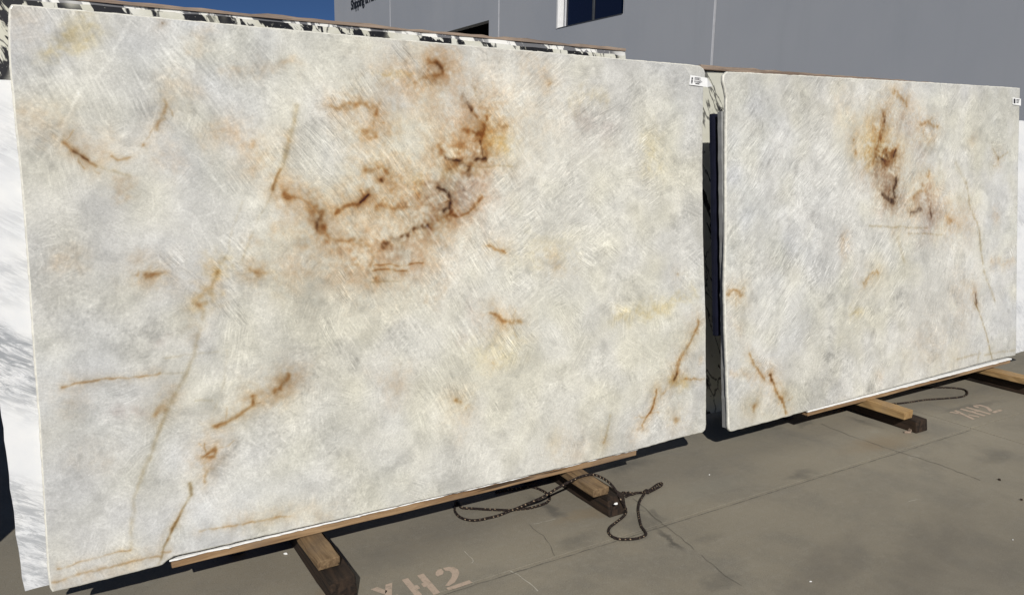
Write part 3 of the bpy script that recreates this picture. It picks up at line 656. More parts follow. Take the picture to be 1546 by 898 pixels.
  ('w', 1.5, .8, [(330, 290), (450, 430)]), ('w', 1.5, .9, [(310, 350), (390, 470)]), ('w', 1.5, .8, [(390, 250), (470, 360)]), ('w', 1.3, .7, [(350, 240), (440, 330)]), ('g', 10, .4, [(400, 270), (450, 330)]), ('g', 8, .4, [(370, 400)]), ('w', 30, .35, [(720, 470), (640, 560)])]),
 (CC_, [('t', 12, .5, [(760, 250), (790, 240), (830, 320)]), ('o', 6, .4, [(850, 320)]), ('y', 10, .3, [(960, 390), (1030, 380)]), ('y', 16, .35, [(1250, 570), (1240, 650)]), ('t', 40, .3, [(600, 330), (700, 400), (800, 480)]), ('w', 6, .5, [(690, 230), (680, 360)]),
  ('g', 18, .35, [(1000, 470), (1060, 500)]), ('w', 1.4, .7, [(1010, 560), (1080, 500)]), ('w', 1.4, .7, [(960, 640), (1060, 560)])])]
OR1 = [(680, 250, -58, .85, 110), (700, 440, -56, .9, 110), (560, 300, -52, .75, 110), (900, 200, 42, .75, 110), (950, 420, -38, .65, 100), (150, 60, -60, .5, 80), (270, 80, -45, .6, 60), (860, 280, 40, .6, 90), (620, 160, -50, .4, 90), (1020, 330, 35, .35, 80), (640, 520, -60, .6, 80)]
WM1 = [(650, 260, 150, .55), (480, 370, 110, .45), (880, 560, 220, .55), (700, 600, 190, .45), (960, 250, 120, .4), (400, 250, 110, .3), (60, 200, 60, .5), (780, 170, 90, .45)]
CH, CI, CJ = (1030, 60, 2.994), (1200, 120, 3.208), (1080, 400, 3.318)
ST2 = [
 (CI, [('t', 22, .4, [(230, 130), (280, 200)]), ('o', 6, .8, [(480, 65), (500, 85), (540, 110)]), ('o', 3, 1.0, [(545, 130)]), ('g', 10, .5, [(520, 190), (540, 210)]), ('t', 16, .55, [(500, 110), (580, 180), (640, 260), (600, 290)]), ('o', 4, .9, [(615, 215), (650, 218), (695, 228)]), ('o', 5, .6, [(650, 290)]),
  ('o', 7, 1.1, [(440, 170), (425, 215), (415, 270), (410, 300)]), ('b', 5, .9, [(440, 180), (432, 205)]), ('o', 10, .6, [(380, 240)]), ('y', 12, 1.0, [(365, 320), (370, 370), (420, 340)]), ('o', 9, 1.2, [(400, 330), (440, 350), (490, 345), (470, 380), (440, 400)]), ('b', 4, 1.2, [(400, 380), (425, 390)]), ('b', 4, .9, [(490, 350), (480, 370)]), ('b', 5, .6, [(430, 340), (450, 380)]),
  ('g', 18, 1.0, [(400, 440), (450, 450), (440, 500), (460, 560)]), ('b', 4, 1.5, [(490, 480), (485, 520), (475, 545), (490, 590)]), ('b', 5, 1.3, [(420, 545), (440, 580), (480, 600)]), ('o', 4, .8, [(285, 290)]), ('o', 5, .6, [(300, 355)]), ('t', 14, .5, [(340, 420)]),
  ('g', 14, 1.0, [(640, 560), (660, 640), (650, 690)]), ('b', 4, 1.0, [(560, 640), (590, 628), (610, 630)]), ('o', 7, .8, [(580, 560), (625, 525)]), ('t', 20, .7, [(560, 600), (600, 560), (680, 560), (720, 620), (740, 680), (820, 680)]), ('b', 4, .7, [(650, 620), (660, 660)]), ('o', 6, .6, [(740, 660), (760, 690)]), ('o', 5, .6, [(640, 470), (650, 440)]),
  ('l', 2, .7, [(360, 710), (500, 715), (640, 720)]), ('l', 1.5, .7, [(550, 745), (720, 750)]), ('t', 10, .4, [(490, 720), (600, 740)]), ('l', 3, .8, [(830, 500), (850, 620), (890, 720), (910, 890)]), ('t', 8, .5, [(860, 310)]), ('o', 4, .9, [(985, 380)]), ('l', 2, .7, [(960, 340), (990, 385), (1030, 355)]), ('l', 1.5, .5, [(960, 420), (1020, 390)]),
  ('t', 6, .7, [(970, 650), (980, 670)]), ('t', 4, .7, [(950, 888), (1060, 885)]), ('t', 8, .6, [(240, 780), (245, 840)]), ('o', 3, .5, [(238, 780)]), ('l', 4, .4, [(500, 770), (530, 880)]), ('l', 5, .35, [(780, 410), (830, 500)]), ('w', 16, .6, [(590, 690)]), ('w', 4, .5, [(330, 60), (310, 350)]),
  ('w', 1.3, .9, [(590, 380), (650, 290)]), ('w', 1.3, .9, [(620, 390), (670, 310)]), ('w', 1.3, .8, [(500, 650), (590, 500)]), ('g', 9, .4, [(610, 370), (640, 330)])]),
 (CJ, [('o', 5, .7, [(60, 150), (90, 130), (140, 145)]), ('o', 5, .7, [(745, 85), (780, 50), (810, 35)]), ('y', 5, .6, [(690, 235), (740, 240)]), ('t', 16, .4, [(1215, 100), (1290, 130)]), ('b', 2.5, 1.0, [(1300, 150), (1305, 190)]), ('l', 2, 1.1, [(1300, 190), (1340, 290), (1365, 380), (1388, 470)]), ('l', 3, .6, [(1345, 30), (1400, 180)]),
  ('o', 3.5, .9, [(170, 445), (200, 500), (245, 570)]), ('o', 4, 1.4, [(275, 550), (310, 630), (345, 700), (355, 740)]), ('b', 3, .7, [(278, 550), (290, 590)]), ('t', 5, .7, [(90, 540), (180, 560), (240, 550)]), ('o', 6, .8, [(190, 720), (205, 705)]), ('t', 8, .5, [(90, 290), (115, 330)]),
  ('l', 2, .6, [(1210, 470), (1330, 440)]), ('l', 2, .5, [(1350, 450), (1500, 425)]), ('l', 3, .5, [(1320, 430), (1315, 480)]), ('t', 6, .5, [(820, 560)]), ('t', 30, .3, [(1050, 400), (1150, 420)]), ('t', 20, .3, [(1260, 130), (1240, 250)]),
  ('w', 1.3, .8, [(560, 130), (640, 20)]), ('w', 1.3, .8, [(760, 170), (830, 60)]), ('w', 1.3, .8, [(860, 190), (930, 60)]), ('w', 1.3, .7, [(720, 470), (820, 380)])])]
OR2 = [(1140, 200, 58, .85, 80), (1180, 300, 58, .85, 90), (1225, 220, 45, .75, 60), (1150, 450, 50, .65, 80), (1330, 260, 60, .85, 80), (1330, 420, 60, .75, 80), (1420, 400, 76, .55, 80), (1290, 500, 50, .5, 80), (1470, 200, 60, .4, 70)]
WM2 = [(1330, 230, 90, .55), (1390, 320, 80, .5), (1190, 270, 40, .45), (1300, 520, 120, .45), (1440, 480, 80, .45), (1260, 170, 50, .4), (1470, 250, 70, .45), (1150, 600, 60, .3)]

L1 = [(80.5, 891.5), (77.5, 886), (74.7, 860), (68.7, 767), (61, 633), (52, 520), (46.7, 433), (36.7, 300), (31.8, 247), (28.4, 214), (24, 177), (21.7, 144), (18.4, 117), (16, 84), (15, 44), (15.6, 14), (18.5, 8.6)]
R1 = [(1061, 651), (1064.6, 648), (1065.6, 640), (1065.6, 600), (1065, 480), (1063, 420), (1061, 350), (1060, 248), (1060.5, 180), (1061.5, 132), (1063.5, 120), (1064.3, 111), (1062.5, 105), (1057, 101)]
B1 = [(80.5, 891.5), (130, 880), (200, 862.5), (244, 851.3), (252, 844), (262, 838), (300, 830), (400, 806.8), (520, 780.5), (700, 739), (830, 709), (967, 676), (1020, 661), (1061, 651)]
T1 = [(18.5, 8.6), (150, 19.5), (270, 31), (400, 43), (520, 53.8), (700, 69.5), (948, 91), (1040, 98.8), (1057, 101)]
slab1 = slab('quartzite_slab', L1, R1, B1, T1, 940, 590, 0.0, .020, ST1, OR1, WM1, 101)
tag(slab1, 'large white quartzite slab with rusty brown veins in the middle, rope beneath it', 'stone slab', 'white quartzite slabs leaning in a row')
L2 = [(1104, 650), (1101.6, 647), (1099.6, 596), (1096.6, 505), (1095, 430), (1096.8, 357), (1096.8, 227), (1097.8, 147), (1095.8, 135), (1093, 124), (1093.4, 114.5), (1098.5, 109.6)]
R2 = [(1533, 535.6), (1534, 530), (1535, 400), (1537, 250), (1539, 160), (1540, 134)]
B2 = [(1104, 650), (1160, 635.5), (1221.6, 618.5), (1300, 597), (1400, 569.6), (1491, 544.7), (1500, 542), (1533, 535.6)]
T2 = [(1098.5, 109.6), (1197, 114.4), (1297, 120), (1364, 123.5), (1461, 129), (1540, 134)]
slab2 = slab('quartzite_slab', L2, R2, B2, T2, 720, 460, 0.0, .020, ST2, OR2, WM2, 202)
tag(slab2, 'white quartzite slab with one narrow column of dark brown stains, small label at its edge', 'stone slab', 'white quartzite slabs leaning in a row')

# ------------------------------------------------------------------ plain slabs behind, all leaning the same way
def lean_slab(name, poly, off, thick, mat, label, cat='stone slab', group=None, rough=.0012, seed=0):
    """outline in slab metres (x, t), anticlockwise from the front; subdivided and slightly uneven"""
    rr = random.Random(seed); P = []
    for a, b in zip(poly, poly[1:] + poly[:1]):
        n = max(2, int(math.hypot(b[0] - a[0], b[1] - a[1]) / .04))
        for k in range(n): P.append((a[0] + (b[0] - a[0]) * k / n + rr.gauss(0, rough), a[1] + (b[1] - a[1]) * k / n + rr.gauss(0, rough)))
    n = len(P); vs = []; cx_ = sum(p[0] for p in P) / n; ct = sum(p[1] for p in P) / n
    for (dp, ins) in ((0, .002), (.002, 0), (thick - .002, 0), (thick, .002)):
        for x, t in P:
            d = math.hypot(x - cx_, t - ct); vs.append(S3(x - (x - cx_) / d * ins, t - (t - ct) / d * ins, off + dp))
    fs = [tuple(range(n)), tuple(range(4 * n - 1, 3 * n - 1, -1))]
    for r in range(3):
        for k in range(n): fs.append((r * n + k, (r + 1) * n + k, (r + 1) * n + (k + 1) % n, r * n + (k + 1) % n))
    o = link(name, mesh(name, vs, fs), mat); tag(o, label, cat, group); return o
# white marble, shifted to the left behind the first quartzite slab
a, b, c_, d = spt((37, 890), .045), spt((0, 600), .045), spt((0, 119), .045), spt((74, 880), .045)
lean_slab('marble_slab', [(a[0], 0.004), (2.2, 0.004), (2.2, 1.68), (-.215, 1.676), (-.205, .9), (b[0] - .002, .60), (-.193, .2)], .045, .02, M['white'],
          'bright white marble slab with grey streaks, sticking out behind the large quartzite slab', group='marble slabs behind the quartzite')
# tall black veined pair with a lath on top
lean_slab('veined_marble_slab', [(-.15, 0), (2.49, 0), (2.49, 1.958), (1.75, 1.955), (1.2, 1.958), (.3, 1.952), (-.15, 1.943)], .10, .02, M['veined'],
          'cream marble slab with bold black veins, its top showing over the large quartzite slab', group='marble slabs behind the quartzite')
lean_slab('veined_marble_slab', [(-.15, 0), (2.51, 0), (2.51, 1.983), (1.2, 1.979), (.3, 1.972), (-.15, 1.962)], .124, .02, M['veined_pale'],
          'pale marble slab with grey veins under the long grey lath, tallest of its bundle', group='marble slabs behind the quartzite')
def lath(xa, xb, ta, tb, off, depth, h, mat, label, seed):
    n = 46; rr = random.Random(seed); vs = []; fs = []
    for k in range(n + 1):
        u = k / n; x = xa + (xb - xa) * u; t = ta + (tb - ta) * u; e1, e2 = rr.gauss(0, .0018), rr.gauss(0, .0022)
        vs += [S3(x, t + e1 * .3, off + e1), S3(x, t + h + e2, off + e1), S3(x, t + h + e2, off + depth), S3(x, t, off + depth)]
        if k:
            p, q = 4 * k - 4, 4 * k
            for s in range(4): fs.append((p + s, q + s, q + (s + 1) % 4, p + (s + 1) % 4))
    fs += [(3, 2, 1, 0), (4 * n, 4 * n + 1, 4 * n + 2, 4 * n + 3)]
    return tag(link('wooden_lath', mesh('wooden_lath', vs, fs), mat), label, 'lath', 'laths laid along slab tops')
lath(-.17, 2.51, 1.964, 1.985, .118, .05, .013, M['lath'], 'thin grey weathered lath lying on the tall black veined slabs', 3)
# slab far behind the gap, carrying its own board
g0, g1 = spt((1060, 107), .52), spt((1357, 129), .52)
lean_slab('veined_marble_slab', [(g0[0] - .02, -.08), (6.4, -.08), (6.4, g1[1] + .02), (g0[0] - .02, g0[1])], .52, .02, M['veined_fine'],
          'cream marble slab with fine black veins seen in the gap between the quartzite slabs', group='marble slabs behind the quartzite')
lath(g0[0] - .03, 6.4, g0[1] + .003, g1[1] + .023, .50, .07, .026, M['lath'], 'brown board lying along the slab behind the gap, over the second quartzite slab', 4)
# grey slab tucked behind the second quartzite, and white marble at its far end
lean_slab('grey_slab', [(3.062, 0), (5.95, 0), (5.95, 1.69), (3.062, 1.70)], .023, .03, M['grey_stone'],
          'plain grey slab whose edge shows in the gap, tucked behind the second quartzite slab', group='marble slabs behind the quartzite')
lean_slab('marble_slab', [(4.2, .012), (6.62, .03), (6.62, 1.765), (4.2, 1.75)], .058, .02, M['white'],
          'white marble slab whose bright end peeks out beyond the second quartzite slab', group='marble slabs behind the quartzite')
# bundle standing left of the white marble (throws the dark shadow there)
lean_slab('grey_slab', [(-3.4, 0), (-.70, 0), (-.70, 1.86), (-3.4, 1.86)], .02, .12, M['grey_stone'],
          'grey slab bundle leaning left of the white streaked marble', group='marble slabs behind the quartzite')

# ------------------------------------------------------------------ steel rack behind
def lean_bar(name, x0, x1, t0, t1, o0, o1, mat, parent):
    vs = [S3(x, t, o) for x in (x0, x1) for t in (t0, t1) for o in (o0, o1)]
    bm = bmesh.new(); V_ = [bm.verts.new(v) for v in vs]
    for f in ((0, 1, 3, 2), (4, 6, 7, 5), (0, 4, 5, 1), (2, 3, 7, 6), (0, 2, 6, 4), (1, 5, 7, 3)): bm.faces.new([V_[i] for i in f])
    bmesh.ops.recalc_face_normals(bm, faces=bm.faces)
    bmesh.ops.bevel(bm, geom=list(bm.edges), offset=.004, segments=2, affect='EDGES')
    return fixed(link(name, bm_mesh(bm, name), mat, parent))
rack = empty('slab_rack', (3.1, 3.1, 0)); tag(rack, 'navy steel rack post standing in the gap behind the second slab', 'rack')
lean_bar('post', 3.058, 3.120, .50, 1.697, .0825, .110, M['navy'], rack)
for ta in (.56, 1.5):
    lean_bar('arm', 3.095, 3.90, ta, ta + .05, .1105, .15, M['navy'], rack); lean_bar('arm', 3.845, 3.895, ta, ta + .05, .1505, .25, M['navy'], rack)
lean_bar('post', 3.84, 3.90, -.132, 1.62, .2505, .31, M['navy'], rack)
for x in (.5, 1.9, 4.6, 5.9): lean_bar('post', x, x + .06, -.132, 1.75, .25, .31, M['navy'], rack)
for xa, xb in ((.3, 2.2), (4.4, 6.1)):
    lean_bar('rail', xa, xb, .72, .78, .312, .36, M['navy'], rack); lean_bar('rail', xa, xb, 1.5, 1.56, .312, .36, M['navy'], rack)
for x in (.5, 1.9, 4.6, 5.9):
    fixed(box('base_beam', (x - .02, 3.2, .002), (x + .08, 3.95, .062), M['navy'], rack, .004))

# ------------------------------------------------------------------ timbers, planks, white strips
def beam(name, lo, hi, mat, parent, seed, bev=.006, rz=0.0, chamf=0.0):
    """rough-sawn timber: subdivided box, bevelled, with slightly wandering faces; origin at its base centre"""
    rr = random.Random(seed); c0 = np.array([(lo[0] + hi[0]) / 2, (lo[1] + hi[1]) / 2, lo[2]])
    bm = box_bm(np.array(lo) - c0, np.array(hi) - c0)
    ax = int(np.argmax(np.array(hi) - np.array(lo)))
    es = [e for e in bm.edges if abs((e.verts[0].co - e.verts[1].co)[ax]) > 1e-4]
    bmesh.ops.subdivide_edges(bm, edges=es, cuts=14, use_grid_fill=True)
    ph = [rr.uniform(0, 6) for _ in range(4)]
    for v in bm.verts:
        s = v.co[ax]
        for k in range(3):
            if k != ax and not (k == 2 and v.co[2] < .003): v.co[k] += .0016 * math.sin(s * 9 + ph[k]) + rr.gauss(0, .0014)
    if chamf:
        for v in bm.verts:
            if v.co[ax] < (lo[ax] - c0[ax]) + .001 and v.co[2] > (hi[2] - lo[2]) * .6: v.co[ax] += chamf
    sharp = [e for e in bm.edges if len(e.link_faces) == 2 and e.calc_face_angle(0) > .8]
    bmesh.ops.bevel(bm, geom=sharp, offset=bev, segments=2, affect='EDGES', profile=.5)
    o = link(name, bm_mesh(bm, name), mat, parent); o.location = c0; o.rotation_euler[2] = rz
    if parent: o.matrix_parent_inverse = Matrix.Translation(-Vector(parent.location))
    return o
TIM = 'timber blocks under the slabs'
def timber(name, lo, hi, mat, label, seed, **kw):
    o = beam(name, lo, hi, mat, None, seed, **kw); return tag(o, label, 'timber', TIM)
timber('timber_beam', (.735, 2.475, .001), (.835, 3.75, .089), M['timber_dark'], 'dark old lower timber beside the stencil XH2 nearest the large slab', 1, chamf=.012, rz=.02)
timber('timber_block', (.722, 2.572, .0905), (.808, 3.45, .1275), M['timber'], 'weathered brown upper board on the dark timber beside the stencil', 2, bev=.004, rz=.02)
timber('timber_beam', (2.046, 2.512, .001), (2.146, 3.75, .087), M['timber_dark'], 'dark old lower timber end touched by the long braided rope', 3, chamf=.022, rz=.01)
timber('timber_block', (2.008, 2.566, .0885), (2.098, 3.45, .1275), M['timber'], 'brown upper board with the braided rope lying over it', 4, bev=.005, rz=-.02)
timber('timber_beam', (4.345, 2.462, .001), (4.458, 3.75, .075), M['timber_dark'], 'dark lower timber sticking out under the second slab beside the splinters', 5, chamf=.01, rz=0)
timber('timber_block', (4.285, 2.520, .0765), (4.372, 3.45, .128), M['timber_new'], 'fresh yellow upper block on the dark timber under the second slab', 6, bev=.004, rz=.015)
timber('timber_beam', (5.765, 2.30, .001), (5.885, 3.75, .085), M['timber_dark'], 'dark lower timber under the far end of the second slab', 7, chamf=.01)
timber('timber_block', (5.72, 2.50, .0865), (5.83, 3.45, .128), M['timber_new'], 'pale yellow upper block under the far end of the second slab', 8, bev=.004, rz=0)
for x, s in ((-.05, 9), (-2.9, 10), (-1.2, 11)):
    pass
timber('timber_beam', (-2.8, 2.60, .001), (-2.7, 3.6, .164), M['timber_dark'], 'dark timber under the grey slab bundle', 12)
timber('timber_beam', (-1.3, 2.60, .001), (-1.2, 3.6, .164), M['timber_dark'], 'dark timber under the grey slab bundle', 13)
def plank(xa, xb, ya, yb, za, zb, label, seed, z_tilt=0.0):
    o = beam('wooden_plank', (xa, ya, za), (xb, yb, zb), M['plank'], None, seed, bev=.003); o.rotation_euler[1] = z_tilt
    return tag(o, label, 'plank', 'planks the slabs stand on')
PA, PB = .262, 2.428
plank(PA, PB, 2.779, 2.96, .130, .160, 'long brown plank lying on timbers under the large quartzite slab', 21)
plank(3.73, 6.00, 2.772, 2.96, .131, .158, 'yellowish plank lying on timbers under the second quartzite slab', 22, -.012)
def strip(xa, xb, y_front, z0, z1, label, seed, rag, tilt=0.0, taper=0.0):
    rr = random.Random(seed); n = 150; vs = []; fs = []; w = 0.0
    for k in range(n + 1):
        u = k / n; x = xa + (xb - xa) * u; w = w * .7 + rr.gauss(0, rag)
        zt = z1 + tilt * (x - (xa + xb) / 2) - taper * u; zb_ = z0 + tilt * (x - (xa + xb) / 2); yf = y_front + w
        vs += [(x, yf, zb_), (x, yf + .001, zt), (x, 2.93, zt), (x, 2.93, zb_)]
        if k:
            p, q = 4 * k - 4, 4 * k
            for s in range(4): fs.append((p + s, q + s, q + (s + 1) % 4, p + (s + 1) % 4))
    fs += [(3, 2, 1, 0), (4 * n, 4 * n + 1, 4 * n + 2, 4 * n + 3)]
    return tag(link('foam_strip', mesh('foam_strip', vs, fs), M['foam']), label, 'packing strip', 'white packing strips')
strip(.255, 2.43, 2.774, .1615, .1672, 'thin ragged white packing strip between the large slab and its plank', 31, .0016)
strip(3.72, 6.00, 2.765, .1595, .169, 'thick bright white packing strip under the second quartzite slab', 32, .0012, .012)

# ------------------------------------------------------------------ stencil marks on the concrete
def stencil(x, y, h, label, seed):
    root = empty('stencil_marking', (x, y, 0)); tag(root, label, 'floor marking', 'stencilled floor marks')
    k = h
    X_ = [[(.02, .98), (.20, 1.0), (.36, .72), (.24, .60)], [(.42, 1.0), (.60, 1.0), (.17, -.02), (.0, .0)], [(.40, .36), (.50, .46), (.66, .06), (.50, .02)]]
    H_ = [[(.0, 1.0), (.17, 1.0), (.17, .60), (.25, .60), (.25, .42), (.17, .42), (.17, 0), (.0, 0)], [(.42, 1.0), (.60, 1.0), (.60, 0), (.42, 0), (.42, .42), (.35, .42), (.35, .60), (.42, .60)]]
    T_ = [[(.02, .78), (.08, .90), (.18, .98), (.28, .98), (.27, .82), (.20, .72), (.03, .70)], [(.33, .99), (.48, .97), (.60, .88), (.64, .74), (.60, .58), (.48, .42), (.30, .24), (.10, .17), (.02, .22), (.16, .34), (.34, .50), (.42, .64), (.42, .78), (.33, .84)], [(.0, .12), (.66, .15), (.68, .0), (.0, -.02)]]
    for name, x0_, polys in (('letter_x', 0, X_), ('letter_h', .86, H_), ('numeral_two', 1.68, T_)):
        bm = bmesh.new()
        for P in polys:
            lo_ = [bm.verts.new(((x0_ + px_) * k, py_ * k, 0.0015)) for px_, py_ in P]; bm.faces.new(lo_)
        bmesh.ops.triangulate(bm, faces=bm.faces)
        for f in bm.faces:
            if f.normal.z < 0: f.normal_flip()
        me = bpy.data.meshes.new(name); bm.to_mesh(me); bm.free()
        link(name, me, M['stencil'], root)
    return root
stencil(.905, 2.352, .152, 'faded pink stencil XH2 on the concrete beside the weathered timber', 1)
s2 = stencil(4.905, 2.437, .155, 'faded pink stencil XH2 on the concrete beyond the yellow timber block', 2)

# ------------------------------------------------------------------ ropes
def tube(name, pts, r, mat, parent=None, closed=False, seg=10, sub=10):
    P = [np.array(p, float) for p in pts]; out = []
    for i in range(len(P) - 1):      # Catmull-Rom
        p0_, p1, p2, p3 = P[max(i - 1, 0)], P[i], P[i + 1], P[min(i + 2, len(P) - 1)]
        for k in range(sub):
            u = k / sub; out.append(.5 * ((2 * p1) + (-p0_ + p2) * u + (2 * p0_ - 5 * p1 + 4 * p2 - p3) * u * u + (-p0_ + 3 * p1 - 3 * p2 + p3) * u ** 3))
    out.append(P[-1]); n = len(out); vs = []; fs = []; uvs = []; L = 0.0; ls = []
    ref = np.array([0, 0, 1.0])
    for k, p in enumerate(out):
        d = out[min(k + 1, n - 1)] - out[max(k - 1, 0)]; d /= np.linalg.norm(d) + 1e-9
        if k: L += np.linalg.norm(p - out[k - 1])
        ls.append(L); a_ = np.cross(d, ref); 
        if np.linalg.norm(a_) < .1: a_ = np.cross(d, [1, 0, 0])
        a_ /= np.linalg.norm(a_); b_ = np.cross(a_, d)
        rk = r * (1 + .05 * math.sin(L * 420)) * (0.6 if k in (0, n - 1) else 1)
        for s in range(seg):
            t = 2 * math.pi * s / seg; vs.append(p + (a_ * math.cos(t) + b_ * math.sin(t)) * rk)
        if k:
            for s in range(seg):
                fs.append(((k - 1) * seg + s, (k - 1) * seg + (s + 1) % seg, k * seg + (s + 1) % seg, k * seg + s))
                uvs.append(((ls[k - 1], s / seg), (ls[k - 1], (s + 1) / seg), (ls[k], (s + 1) / seg), (ls[k], s / seg)))
    fs += [tuple(range(seg - 1, -1, -1)), tuple((n - 1) * seg + s for s in range(seg))]
    me = mesh(name, vs, fs, True); ul = me.uv_layers.new(name='UVMap'); i = 0
    for f, uv in zip(me.polygons, uvs):
        for li, c in zip(f.loop_indices, uv): ul.data[li].uv = c
    return link(name, me, mat, parent)
RR = .0060
T8 = lambda *a: [(670 + x / 7.73, 700 + y / 7.73) for x, y in a]
T2_ = lambda *a: [(820 + x / 5.61, 670 + y / 5.61) for x, y in a]
def onz(qs, zs):
    if not hasattr(zs, '__len__'): zs = [zs] * len(qs)
    return [gpt(q, z) for q, z in zip(qs, zs)]
g_ = RR
p_a = onz(T8((600, 330), (760, 297), (850, 290), (950, 268), (1060, 275), (1150, 310), (1210, 350), (1238, 400), (1200, 450), (1100, 490), (1000, 515), (880, 528), (760, 540), (640, 535), (500, 530), (350, 520), (220, 513), (180, 478), (160, 440), (140, 448), (125, 510), (140, 570), (200, 625), (300, 655), (400, 655), (520, 630), (640, 600)), [g_] * 7 + [g_] * 20)
p_b = onz(T8((760, 552), (850, 517), (950, 475), (1080, 420), (1200, 360)), [g_ + .002, g_ + .012, .030, .055, .075])
p_c = onz(T2_((100, 385), (190, 335), (260, 300), (330, 272), (420, 258), (500, 285), (570, 335), (620, 400), (660, 470), (690, 525)), [.095, .118, .131, .134, .134, .134, .128, .105, .075, .040])
p_d = onz(T2_((704, 570), (680, 612), (620, 660), (570, 700), (553, 740), (580, 778), (640, 802), (720, 805), (800, 797), (868, 768), (860, 735), (830, 690), (810, 600), (805, 540), (820, 480), (848, 435), (865, 410)), [.012] + [g_] * 16)
rope = empty('rope', tuple(gpt((915, 780)))); tag(rope, 'long black braided rope with beige flecks looped over the brown timber, knotted end', 'rope', 'braided ropes on the concrete')
fixed(tube('cord', p_a + p_b + p_c + p_d, RR, M['rope'], rope))
# knot: overlapping turns, an eye to the right and a frayed tail
kc = gpt((975.5, 742.5), .009)
kn = [kc + np.array([.013 * math.cos(a_), .010 * math.sin(a_), .004 * math.sin(2 * a_) + .002]) for a_ in np.linspace(0, 4.2 * math.pi, 16)]
fixed(tube('knot', kn, RR, M['rope'], rope))
fixed(tube('eye_loop', onz(T2_((880, 405), (920, 375), (970, 340), (1005, 332), (1000, 350), (950, 380), (890, 410)), .0075), RR, M['rope'], rope))
fixed(tube('tail', onz(T2_((860, 408), (810, 412), (770, 415), (720, 435)), [.009, .008, .007, .006]), RR, M['rope'], rope))
for k, e in enumerate([(665, 405), (662, 420), (680, 440), (700, 450), (720, 402)]):
    fixed(tube('frayed_strand', onz(T2_((800, 412), (750, 412 + 4 * k), e), .005 + .001 * k), .0038, M['rope'], rope))
TJ = lambda *a: [(1080 + x / 3.318, 400 + y / 3.318) for x, y in a]
r2 = empty('rope', tuple(gpt((1400, 600)))); tag(r2, 'single loop of black braided rope lying beside the far stencil, under the second slab', 'rope', 'braided ropes on the concrete')
fixed(tube('cord', onz(TJ((820, 690), (870, 695), (950, 690), (1050, 675), (1150, 668), (1230, 660), (1262, 645), (1250, 625), (1190, 615), (1110, 613), (1040, 612), (960, 620)), g_), RR, M['rope'], r2))

# ------------------------------------------------------------------ paper labels on the slab edges
def label_tag(px4, off, rows, label, tail=None):
    """paper tag stuck on the slab face: corners in photo pixels TL, TR, BR, BL"""
    q = [np.array(S3(*spt(p, off), off)) for p in px4]
    root = empty('paper_label', tuple(q[3])); tag(root, label, 'label', 'paper labels on slab edges')
    n = 8; vs = []; fs = []
    for j in range(2):
        for i in range(n + 1):
            u = i / n; a_ = (q[0] * (1 - u) + q[1] * u) if j else (q[3] * (1 - u) + q[2] * u)
            a_ = a_ + NRM * (-.010 * max(0, u - .6) ** 1.2 + (-.002 * math.sin(u * 5)))
            vs.append(a_)
    for i in range(n): fs.append((i, i + 1, n + 2 + i, n + 1 + i))
    m2 = len(vs); vs += [v + NRM * .0006 for v in vs]
    fs += [tuple(m2 + k for k in f[::-1]) for f in fs[:n]]
    fixed(link('paper', mesh('paper', vs, fs), M['paper'], root))
    ex, ey = q[2] - q[3], q[0] - q[3]
    bar = 0
    for (u0, u1, v0, v1) in rows:
        c = [q[3] + ex * u + ey * v - NRM * (.0032 + .010 * max(0, u - .6) ** 1.2) for u, v in ((u0, v0), (u1, v0), (u1, v1), (u0, v1))]
        fixed(link('print_line', mesh('print_line', c, [(0, 1, 2, 3)]), M['ink'], root))
    return root
rows = [(.06 + 0, .15, .18 + .07 * k, .18 + .07 * k + w) for k, w in enumerate((.045, .02, .05, .03, .045, .02, .05, .03, .04))]
rows += [(.22, .55, .80, .84), (.22, .48, .70, .74), (.22, .60, .60, .64), (.22, .66, .44, .48), (.22, .58, .33, .37), (.30, .52, .16, .25)]
T22 = lambda x, y: (1020 + x / 4.49, 80 + y / 4.49)
tg1 = label_tag([T22(100, 152), T22(214, 171), T22(216, 233), T22(92, 217)], -.004, rows, 'white barcode label stuck on the upper corner of the large slab')
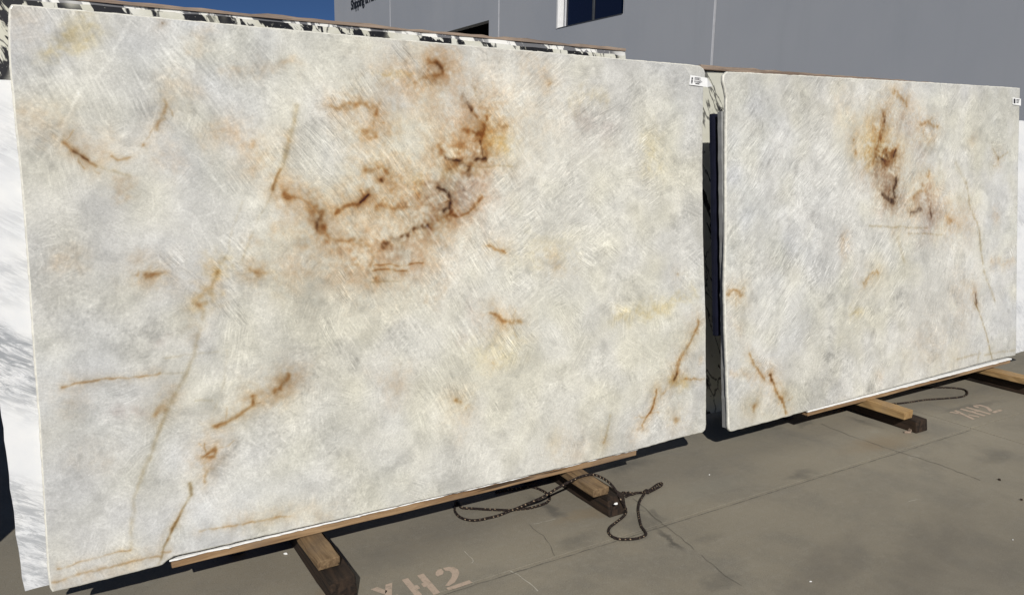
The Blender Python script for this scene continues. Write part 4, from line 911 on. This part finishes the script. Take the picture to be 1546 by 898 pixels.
# torn free end of that label, curling back past the slab edge
e0 = [np.array(S3(*spt(T22(*p), o_), o_)) for p, o_ in (((214, 171), -.004), ((251, 226), .03), ((216, 233), -.004))]
fixed(link('torn_corner', mesh('torn_corner', e0, [(0, 2, 1)]), M['paper'], tg1))
TH_ = lambda x, y: (1030 + x / 2.994, 60 + y / 2.994)
label_tag([TH_(1493, 262), TH_(1530, 268), TH_(1530, 299), TH_(1493, 294)], -.004, [(.1, .3, .2, .85), (.4, .8, .75, .82), (.4, .75, .55, .62), (.4, .7, .35, .42)], 'small white label on the far edge of the second slab')

# ------------------------------------------------------------------ small litter on the concrete
def chip(q, sx, sy, sz, mat, label, seed, cat='chip', group='chips on the concrete', z=0.0):
    rr = random.Random(seed); p = gpt(q, z); n = 6; vs = []; 
    for lv, s in ((.001, 1.0), (sz, .75)):
        for k in range(n):
            a_ = 2 * math.pi * k / n + rr.uniform(-.3, .3); r_ = s * rr.uniform(.65, 1.1); vs.append((math.cos(a_) * sx * r_, math.sin(a_) * sy * r_, lv + rr.uniform(0, sz * .3)))
    fs = [tuple(range(n - 1, -1, -1)), tuple(range(n, 2 * n))] + [(k, (k + 1) % n, n + (k + 1) % n, n + k) for k in range(n)]
    o = link('stone_chip', mesh('stone_chip', vs, fs), mat); o.location = p; o.rotation_euler[2] = rr.uniform(0, 3)
    return tag(o, label, cat, group)
chip((431, 836), .010, .006, .006, M['foam'], 'white stone chip on the concrete left of the weathered timber', 1)
chip((1224, 878), .006, .0035, .004, M['foam'], 'small white stone chip lying on the open concrete', 2)
chip((1071, 717), .004, .0025, .004, M['foam'], 'small white stone chip lying on the open concrete', 4)
chip((1529, 815), .004, .0025, .004, M['foam'], 'small white stone chip lying on the open concrete', 5)
chip((1509, 725), .012, .006, .008, M['timber_dark'], 'dark wood crumb lying on the open concrete', 6)
chip((1542, 755), .008, .005, .008, M['timber_dark'], 'dark wood crumb lying on the open concrete', 7)
chip((1371, 654), .028, .012, .012, M['lath'], 'pale wood splinters at the foot of the dark timber', 9, 'splinter')
chip((1374, 651), .020, .010, .016, M['lath'], 'pale wood splinters at the foot of the dark timber', 10, 'splinter')
chip((930, 761), .013, .008, .006, M['foam'], 'white chip lying on the dark timber end by the rope', 11, z=.075)
